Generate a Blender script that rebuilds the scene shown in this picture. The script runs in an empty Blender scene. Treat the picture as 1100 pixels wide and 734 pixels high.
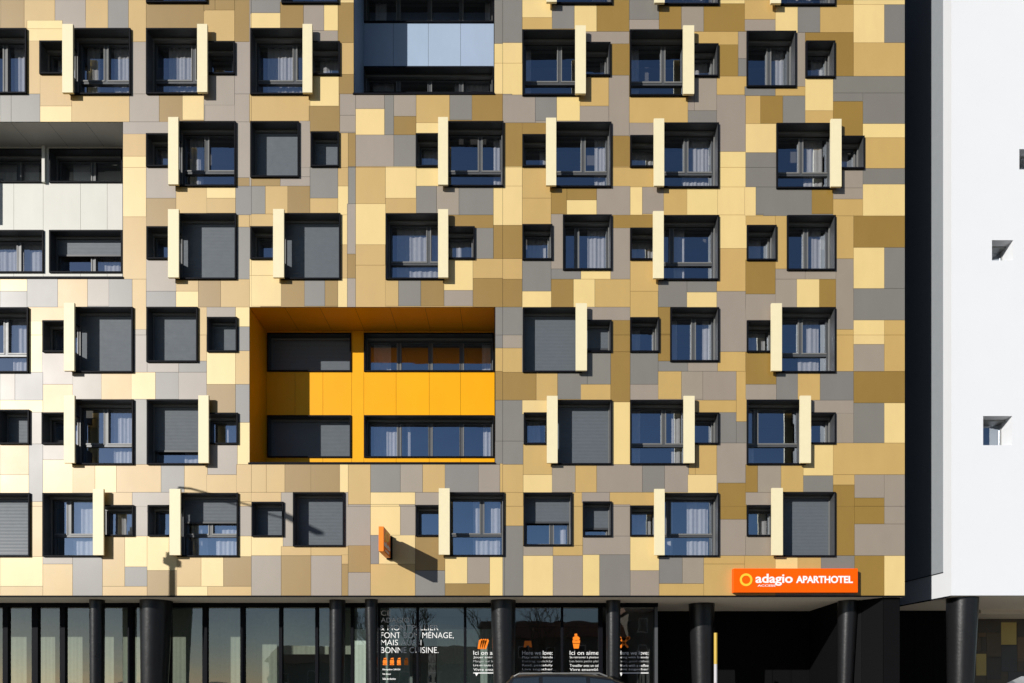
import bpy, bmesh, math, random
import numpy as np
from mathutils import Vector, Matrix

# ---------------------------------------------------------------- units
# modelling space: "px" of the facade plane (x to the right, y downwards, d = depth behind
# the facade); one px is 29 mm on the real building
U = 0.029
HOR = 730.0
EYE = 1.40
F = 733.0
GY = HOR + EYE / U            # y of the pavement
rnd = random.Random(11)
C = bpy.context.scene.collection

def P(x, y, d):
    return Vector(((x - 550.0) * U, d * U, (HOR - y) * U + EYE))

def aw(x, y, d):
    """size of a thing at depth d measured against the facade plane -> plane units"""
    k = (F + d) / F
    return 550 + (x - 550) * k, HOR + (y - HOR) * k

# ---------------------------------------------------------------- materials
def lin(c):
    return tuple(((v / 255.0) / 12.92 if v / 255.0 <= 0.04045 else ((v / 255.0 + 0.055) / 1.055) ** 2.4) for v in c)

def new_mat(name):
    m = bpy.data.materials.new(name)
    m.use_nodes = True
    return m, m.node_tree.nodes, m.node_tree.links

def simple(name, col, rough=0.5, spec=0.5, metal=0.0, var=0.06, scale=6.0, bump=0.0, bscale=40.0, coat=0.0):
    m, n, l = new_mat(name)
    b = n['Principled BSDF']
    b.inputs['Roughness'].default_value = rough
    b.inputs['Specular IOR Level'].default_value = spec
    b.inputs['Metallic'].default_value = metal
    b.inputs['Coat Weight'].default_value = coat
    tc = n.new('ShaderNodeTexCoord')
    nz = n.new('ShaderNodeTexNoise'); nz.inputs['Scale'].default_value = scale; nz.inputs['Detail'].default_value = 5
    l.new(tc.outputs['Object'], nz.inputs['Vector'])
    mr = n.new('ShaderNodeMapRange')
    mr.inputs['To Min'].default_value = 1 - var; mr.inputs['To Max'].default_value = 1 + var
    l.new(nz.outputs['Fac'], mr.inputs['Value'])
    mx = n.new('ShaderNodeVectorMath'); mx.operation = 'SCALE'
    mx.inputs[0].default_value = col[:3]
    l.new(mr.outputs['Result'], mx.inputs['Scale'])
    l.new(mx.outputs['Vector'], b.inputs['Base Color'])
    rr = n.new('ShaderNodeMapRange')
    rr.inputs['To Min'].default_value = max(0.02, rough - 0.06); rr.inputs['To Max'].default_value = min(1, rough + 0.06)
    l.new(nz.outputs['Fac'], rr.inputs['Value']); l.new(rr.outputs['Result'], b.inputs['Roughness'])
    if bump:
        n2 = n.new('ShaderNodeTexNoise'); n2.inputs['Scale'].default_value = bscale; n2.inputs['Detail'].default_value = 3
        l.new(tc.outputs['Object'], n2.inputs['Vector'])
        bp = n.new('ShaderNodeBump'); bp.inputs['Strength'].default_value = bump; bp.inputs['Distance'].default_value = 0.01
        l.new(n2.outputs['Fac'], bp.inputs['Height']); l.new(bp.outputs['Normal'], b.inputs['Normal'])
    return m

def panel_mat(name, rough, spec, streak=0.05):
    """factory coated panels: the colour of every panel is stored on its faces"""
    m, n, l = new_mat(name)
    b = n['Principled BSDF']
    at = n.new('ShaderNodeAttribute'); at.attribute_name = 'panel_colour'
    tc = n.new('ShaderNodeTexCoord')
    mp = n.new('ShaderNodeMapping'); mp.inputs['Scale'].default_value = (1.5, 1.5, 0.6)
    nz = n.new('ShaderNodeTexNoise'); nz.inputs['Scale'].default_value = 1.6; nz.inputs['Detail'].default_value = 6
    l.new(tc.outputs['Object'], mp.inputs['Vector']); l.new(mp.outputs['Vector'], nz.inputs['Vector'])
    mr = n.new('ShaderNodeMapRange'); mr.inputs['From Min'].default_value = 0.3; mr.inputs['From Max'].default_value = 0.7
    mr.inputs['To Min'].default_value = 1 - streak; mr.inputs['To Max'].default_value = 1 + streak
    l.new(nz.outputs['Fac'], mr.inputs['Value'])
    sc = n.new('ShaderNodeVectorMath'); sc.operation = 'SCALE'
    l.new(at.outputs['Color'], sc.inputs[0]); l.new(mr.outputs['Result'], sc.inputs['Scale'])
    l.new(sc.outputs['Vector'], b.inputs['Base Color'])
    n2 = n.new('ShaderNodeTexNoise'); n2.inputs['Scale'].default_value = 0.9; n2.inputs['Detail'].default_value = 4
    l.new(tc.outputs['Object'], n2.inputs['Vector'])
    rr = n.new('ShaderNodeMapRange'); rr.inputs['To Min'].default_value = rough - 0.05; rr.inputs['To Max'].default_value = rough + 0.05
    l.new(n2.outputs['Fac'], rr.inputs['Value']); l.new(rr.outputs['Result'], b.inputs['Roughness'])
    b.inputs['Specular IOR Level'].default_value = spec
    bp = n.new('ShaderNodeBump'); bp.inputs['Strength'].default_value = 0.06; bp.inputs['Distance'].default_value = 0.02
    l.new(n2.outputs['Fac'], bp.inputs['Height']); l.new(bp.outputs['Normal'], b.inputs['Normal'])
    return m

def glass_mat(name, base, tint, gcol=(1, 1, 1)):
    m, n, l = new_mat(name)
    n.remove(n['Principled BSDF'])
    out = n['Material Output']
    tr = n.new('ShaderNodeBsdfTransparent'); tr.inputs['Color'].default_value = (*tint, 1)
    gl = n.new('ShaderNodeBsdfGlossy'); gl.inputs['Roughness'].default_value = 0.01
    gl.inputs['Color'].default_value = (*gcol, 1)
    ge = n.new('ShaderNodeNewGeometry')
    dt = n.new('ShaderNodeVectorMath'); dt.operation = 'DOT_PRODUCT'
    l.new(ge.outputs['Normal'], dt.inputs[0]); l.new(ge.outputs['Incoming'], dt.inputs[1])
    ab = n.new('ShaderNodeMath'); ab.operation = 'ABSOLUTE'; l.new(dt.outputs['Value'], ab.inputs[0])
    iv = n.new('ShaderNodeMath'); iv.operation = 'SUBTRACT'; iv.inputs[0].default_value = 1.0; l.new(ab.outputs['Value'], iv.inputs[1])
    pw = n.new('ShaderNodeMath'); pw.operation = 'POWER'; pw.inputs[1].default_value = 5.0; l.new(iv.outputs['Value'], pw.inputs[0])
    ad = n.new('ShaderNodeMath'); ad.operation = 'MULTIPLY_ADD'; ad.use_clamp = True
    ad.inputs[1].default_value = 1.0 - base - .04; ad.inputs[2].default_value = base + .04
    l.new(pw.outputs['Value'], ad.inputs[0])
    mx = n.new('ShaderNodeMixShader')
    l.new(ad.outputs['Value'], mx.inputs['Fac']); l.new(tr.outputs['BSDF'], mx.inputs[1]); l.new(gl.outputs['BSDF'], mx.inputs[2])
    # float glass is never perfectly flat
    tc = n.new('ShaderNodeTexCoord'); nz = n.new('ShaderNodeTexNoise'); nz.inputs['Scale'].default_value = 0.8
    l.new(tc.outputs['Object'], nz.inputs['Vector'])
    bp = n.new('ShaderNodeBump'); bp.inputs['Strength'].default_value = 0.12; bp.inputs['Distance'].default_value = 0.03
    l.new(nz.outputs['Fac'], bp.inputs['Height']); l.new(bp.outputs['Normal'], gl.inputs['Normal'])
    l.new(mx.outputs['Shader'], out.inputs['Surface'])
    return m

def fabric_mat(name, col, trans=0.45):
    m, n, l = new_mat(name)
    n.remove(n['Principled BSDF'])
    out = n['Material Output']
    df = n.new('ShaderNodeBsdfDiffuse'); tl = n.new('ShaderNodeBsdfTranslucent')
    tc = n.new('ShaderNodeTexCoord'); wv = n.new('ShaderNodeTexNoise'); wv.inputs['Scale'].default_value = 9
    l.new(tc.outputs['Object'], wv.inputs['Vector'])
    mr = n.new('ShaderNodeMapRange'); mr.inputs['To Min'].default_value = 0.85; mr.inputs['To Max'].default_value = 1.1
    l.new(wv.outputs['Fac'], mr.inputs['Value'])
    sc = n.new('ShaderNodeVectorMath'); sc.operation = 'SCALE'; sc.inputs[0].default_value = col
    l.new(mr.outputs['Result'], sc.inputs['Scale'])
    l.new(sc.outputs['Vector'], df.inputs['Color']); l.new(sc.outputs['Vector'], tl.inputs['Color'])
    mx = n.new('ShaderNodeMixShader'); mx.inputs['Fac'].default_value = trans
    l.new(df.outputs['BSDF'], mx.inputs[1]); l.new(tl.outputs['BSDF'], mx.inputs[2]); l.new(mx.outputs['Shader'], out.inputs['Surface'])
    return m

M = {}
M['panels'] = panel_mat('cladding_panels', 0.48, 0.85, 0.03)
M['loggia'] = panel_mat('loggia_panels', 0.45, 0.2, 0.03)
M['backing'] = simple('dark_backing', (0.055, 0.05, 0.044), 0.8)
M['frame'] = simple('black_window_metal', (0.006, 0.0065, 0.009), 0.6, 0.06)
M['reveal'] = simple('anthracite_reveal', (0.055, 0.057, 0.060), 0.42, 0.4)
M['sash'] = simple('anthracite_sash', (0.07, 0.074, 0.078), 0.4, 0.5)
M['rail'] = simple('grey_aluminium', (0.34, 0.34, 0.33), 0.35, 0.5, 0.6)
M['blind'] = simple('grey_slatted_blind', (0.105, 0.12, 0.135), 0.38, 0.5)
M['fin'] = simple('cream_panel', (0.75, 0.665, 0.43), 0.5, 0.4, var=0.03)
M['glass'] = glass_mat('window_glass', 0.42, (0.98, 0.98, 0.99), (0.78, 0.88, 1.0))
M['shopglass'] = glass_mat('shop_glass', 0.11, (0.80, 0.85, 0.84), (1.0, 0.97, 0.90))
M['curtain'] = fabric_mat('white_sheer_curtain', (0.90, 0.91, 0.92), 0.25)
M['roller'] = fabric_mat('olive_roller_blind', (0.36, 0.37, 0.29), 0.2)
M['roller_pale'] = fabric_mat('pale_roller_blind', (0.36, 0.42, 0.37), 0.2)
M['panel_white'] = fabric_mat('white_panel_and_stand_in', (0.78, 0.84, 0.72), 0.2)
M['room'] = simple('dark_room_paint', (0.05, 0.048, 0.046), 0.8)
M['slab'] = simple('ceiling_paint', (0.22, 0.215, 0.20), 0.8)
M['lobby_pale'] = simple('pale_lobby_paint', (0.18, 0.20, 0.185), 0.7)
M['soffit'] = simple('beige_soffit', (0.80, 0.72, 0.59), 0.7, 0.3, bump=0.1)
M['blackwall'] = simple('black_cladding', (0.005, 0.005, 0.0056), 0.7, 0.05)
M['column'] = simple('black_painted_steel', (0.010, 0.010, 0.011), 0.30, 0.45, bump=0.3, bscale=14)
M['white'] = simple('white_render', (0.695, 0.71, 0.73), 0.75, 0.3, var=0.012, scale=1.2, bump=0.08, bscale=60)
M['greyclad'] = simple('slate_grey_cladding', (0.29, 0.31, 0.33), 0.5, 0.3)
M['orange'] = simple('orange_sign_face', (0.95, 0.105, 0.001), 0.45, 0.12, var=0.02)
M['orange2'] = simple('orange_blade_face', (0.95, 0.23, 0.015), 0.4, 0.3, var=0.02)
M['yellow'] = simple('yellow_paint', (0.90, 0.55, 0.03), 0.45)
M['mustard'] = simple('mustard_post_paint', (0.50, 0.34, 0.05), 0.5)
M['greypaint'] = simple('pale_grey_post_paint', (0.45, 0.44, 0.46), 0.5)
M['whitepaint'] = simple('white_lettering', (0.86, 0.86, 0.85), 0.5, var=0.02)
M['asphalt'] = simple('asphalt', (0.055, 0.055, 0.056), 0.9, 0.2, var=0.25, scale=30, bump=0.4, bscale=300)
M['paving'] = simple('pale_paving', (0.42, 0.405, 0.375), 0.85, 0.2, var=0.12, scale=10, bump=0.2, bscale=120)
M['kerb'] = simple('kerb_stone', (0.36, 0.35, 0.33), 0.85, 0.2)
M['earth'] = simple('far_ground', (0.08, 0.075, 0.06), 0.95, 0.1)
M['steel'] = simple('galvanised_steel', (0.30, 0.31, 0.32), 0.45, 0.5, 0.5)
M['carblack'] = simple('black_car_paint', (0.012, 0.013, 0.015), 0.28, 0.5, coat=0.6, var=0.02)
M['carsilver'] = simple('silver_car_paint', (0.52, 0.52, 0.50), 0.3, 0.5, 0.4, coat=0.6, var=0.02)
M['rubber'] = simple('tyre_rubber', (0.02, 0.02, 0.02), 0.85)
M['alloy'] = simple('alloy_rim', (0.5, 0.5, 0.5), 0.3, 0.5, 0.8)
M['carglass'] = simple('tinted_car_glass', (0.02, 0.028, 0.036), 0.04, 1.0, var=0.0, coat=1.0)
M['lamp'] = simple('clear_lamp_lens', (0.7, 0.7, 0.7), 0.12)
M['redlamp'] = simple('red_lamp_lens', (0.5, 0.02, 0.015), 0.15)
M['bark'] = simple('bark', (0.10, 0.08, 0.06), 0.9, bump=0.4, bscale=25)
M['plaster'] = simple('house_plaster', (0.22, 0.20, 0.17), 0.85)
M['rooftile'] = simple('roof_tile', (0.26, 0.13, 0.08), 0.8)
M['darkglass'] = simple('dark_house_glass', (0.03, 0.035, 0.04), 0.1)

# ---------------------------------------------------------------- mesh builder
class MB:
    def __init__(s):
        s.v = []; s.f = []; s.m = []; s.c = []
    def face(s, pts, m=0, c=None):
        i = len(s.v); s.v += [tuple(p) for p in pts]; s.f.append(tuple(range(i, i + len(pts)))); s.m.append(m); s.c.append(c)
    def wbox(s, a, b, m=0, c=None, mm=None):
        """a, b: opposite world corners; mm: material per face {'-x','+x','-y','+y','-z','+z'}"""
        x0, x1 = sorted((a[0], b[0])); y0, y1 = sorted((a[1], b[1])); z0, z1 = sorted((a[2], b[2]))
        mm = mm or {}
        i = len(s.v)
        s.v += [(x0, y0, z0), (x1, y0, z0), (x1, y1, z0), (x0, y1, z0), (x0, y0, z1), (x1, y0, z1), (x1, y1, z1), (x0, y1, z1)]
        for k, q in (('-z', (0, 3, 2, 1)), ('+z', (4, 5, 6, 7)), ('-y', (0, 1, 5, 4)), ('+y', (2, 3, 7, 6)), ('-x', (0, 4, 7, 3)), ('+x', (1, 2, 6, 5))):
            s.f.append(tuple(i + j for j in q)); s.m.append(mm.get(k, m)); s.c.append(c)
    def box(s, x0, x1, y0, y1, d0, d1, m=0, c=None, mm=None):
        s.wbox(P(x0, y1, d0), P(x1, y0, d1), m, c, mm)
    def quad(s, x0, x1, y0, y1, d, m=0, c=None):
        s.face([P(x0, y1, d), P(x1, y1, d), P(x1, y0, d), P(x0, y0, d)], m, c)
    def tube(s, pts, radii, seg=16, m=0, cap=True):
        rings = []
        n = len(pts)
        for k in range(n):
            p = Vector(pts[k])
            t = (Vector(pts[min(k + 1, n - 1)]) - Vector(pts[max(k - 1, 0)])).normalized()
            a = t.orthogonal().normalized() if abs(t.z) < 0.9 else Vector((1, 0, 0))
            a = (a - t * a.dot(t)).normalized(); b = t.cross(a)
            i = len(s.v)
            for j in range(seg):
                an = 2 * math.pi * j / seg
                s.v.append(tuple(p + (a * math.cos(an) + b * math.sin(an)) * radii[k]))
            rings.append(i)
        for k in range(n - 1):
            for j in range(seg):
                j2 = (j + 1) % seg
                s.f.append((rings[k] + j, rings[k] + j2, rings[k + 1] + j2, rings[k + 1] + j)); s.m.append(m); s.c.append(None)
        if cap:
            s.f.append(tuple(reversed(range(rings[0], rings[0] + seg)))); s.m.append(m); s.c.append(None)
            s.f.append(tuple(range(rings[-1], rings[-1] + seg))); s.m.append(m); s.c.append(None)
    def build(s, name, mats, parent=None, smooth=False):
        me = bpy.data.meshes.new(name)
        me.from_pydata(s.v, [], s.f)
        if not isinstance(mats, (list, tuple)): mats = [mats]
        for mt in mats: me.materials.append(mt)
        me.polygons.foreach_set('material_index', s.m)
        if any(c is not None for c in s.c):
            at = me.attributes.new('panel_colour', 'FLOAT_COLOR', 'FACE')
            flat = []
            for c in s.c: flat += list(c or (0.1, 0.1, 0.1)) + [1.0]
            at.data.foreach_set('color', flat)
        if smooth:
            me.polygons.foreach_set('use_smooth', [True] * len(s.f))
            me.set_sharp_from_angle(angle=math.radians(40))
        me.update()
        o = bpy.data.objects.new(name, me); C.objects.link(o)
        if parent is not None: o.parent = parent
        return o

def empty(name, label, cat, group=None):
    o = bpy.data.objects.new(name, None); C.objects.link(o)
    o['label'] = label; o['category'] = cat
    if group: o['group'] = group
    return o
def tag(o, label, cat, group=None):
    o['label'] = label; o['category'] = cat
    if group: o['group'] = group
    return o
def struct(o):
    o['kind'] = 'structure'; return o

# ---------------------------------------------------------------- panelled walls from a plan of rectangles
def raster_quads(ids):
    """greedy split of an id raster into rectangles: (id, x0, y0, x1, y1)"""
    H, W = ids.shape
    res = []
    for k in np.unique(ids):
        if k < 0: continue
        ys, xs = np.where(ids == k)
        y0, y1, x0, x1 = ys.min(), ys.max() + 1, xs.min(), xs.max() + 1
        m = ids[y0:y1, x0:x1] == k
        if m.all():
            res.append((k, x0, y0, x1, y1)); continue
        m = m.copy(); h, w = m.shape
        for yy in range(h):
            xx = 0
            while xx < w:
                if not m[yy, xx]: xx += 1; continue
                x2 = xx
                while x2 < w and m[yy, x2]: x2 += 1
                y2 = yy + 1
                while y2 < h and m[y2, xx:x2].all(): y2 += 1
                m[yy:y2, xx:x2] = False
                res.append((k, x0 + xx, y0 + yy, x0 + x2, y0 + y2)); xx = x2
    return res

def panel_wall(name, mats, parent, ids, ox, oy, colours, d=0.0, joint=0.16, thick=0.7, back=True, res=1.0):
    """boards with open joints in front of a dark backing sheet; negative ids are openings"""
    H, W = ids.shape
    mb = MB()
    for k, x0, y0, x1, y1 in raster_quads(ids):
        def nb(a):
            return not (a.size and (a == k).any())
        jl = joint if x0 == 0 or nb(ids[y0:y1, x0 - 1]) else 0
        jr = joint if x1 == W or nb(ids[y0:y1, x1]) else 0
        jt = joint if y0 == 0 or nb(ids[y0 - 1, x0:x1]) else 0
        jb = joint if y1 == H or nb(ids[y1, x0:x1]) else 0
        X0, X1, Y0, Y1 = ox + x0 * res + jl, ox + x1 * res - jr, oy + y0 * res + jt, oy + y1 * res - jb
        c = colours[k]
        mb.quad(X0, X1, Y0, Y1, d, 0, c)
        for e, a, b in ((jl, (X0, Y1), (X0, Y0)), (jr, (X1, Y0), (X1, Y1)), (jt, (X0, Y0), (X1, Y0)), (jb, (X1, Y1), (X0, Y1))):
            if e: mb.face([P(*a, d), P(*b, d), P(*b, d + thick), P(*a, d + thick)][::-1], 0, c)
    if back:
        solid = np.where(ids >= 0, 0, -1)
        for k, x0, y0, x1, y1 in raster_quads(solid):
            mb.quad(ox + x0 * res, ox + x1 * res, oy + y0 * res, oy + y1 * res, d + thick + 0.3, 1, (0.03, 0.028, 0.025))
    return mb.build(name, mats, parent)

# ---------------------------------------------------------------- text
def text_mesh(name, s, mat, parent, x0, x1, y0, y1, d, bold=0.0, face='front', fit=True, thick=0.006, origin=None):
    """lettering fitted into the rectangle (x0..x1, y0..y1) of the plane at depth d"""
    cu = bpy.data.curves.new(name, 'FONT'); cu.body = s; cu.extrude = 0.0; cu.offset = bold
    ob = bpy.data.objects.new(name, cu); C.objects.link(ob)
    dg = bpy.context.evaluated_depsgraph_get()
    me = bpy.data.meshes.new_from_object(ob.evaluated_get(dg))
    C.objects.unlink(ob); bpy.data.objects.remove(ob); bpy.data.curves.remove(cu)
    vs = np.array([v.co[:] for v in me.vertices])
    mn, mx = vs.min(0), vs.max(0)
    w, h = mx[0] - mn[0], mx[1] - mn[1]
    mb = MB()
    polys = [list(p.vertices) for p in me.polygons]
    def tr(v, off):
        u = (v[0] - mn[0]) / w; t = (v[1] - mn[1]) / h
        if face == 'front':
            p = P(x0 + u * (x1 - x0), y1 + t * (y0 - y1), d); p.y -= off
        else:                                    # on a face turned to +x: x0..x1 are depths, d is the x of the face
            p = P(d, y1 + t * (y0 - y1), x0 + u * (x1 - x0)); p.x += off
        return p
    for p in polys:
        mb.face([tr(vs[i], thick) for i in p])
    edges = {}
    for p in polys:
        for a, b in zip(p, p[1:] + p[:1]): edges.setdefault((min(a, b), max(a, b)), []).append((a, b))
    for e in edges.values():
        if len(e) == 1:
            a, b = e[0]; mb.face([tr(vs[a], thick), tr(vs[a], 0), tr(vs[b], 0), tr(vs[b], thick)])
    bpy.data.meshes.remove(me)
    return mb.build(name, mat, parent)
# ---------------------------------------------------------------- the cladding plan
# colours of the boards (base colours): pale gold, gold, bronze, warm grey, cool grey
PC = {'Y': (0.70, 0.52, 0.215), 'T': (0.485, 0.318, 0.10), 'M': (0.265, 0.158, 0.026), 'W': (0.282, 0.235, 0.184), 'G': (0.182, 0.170, 0.149)}
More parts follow.
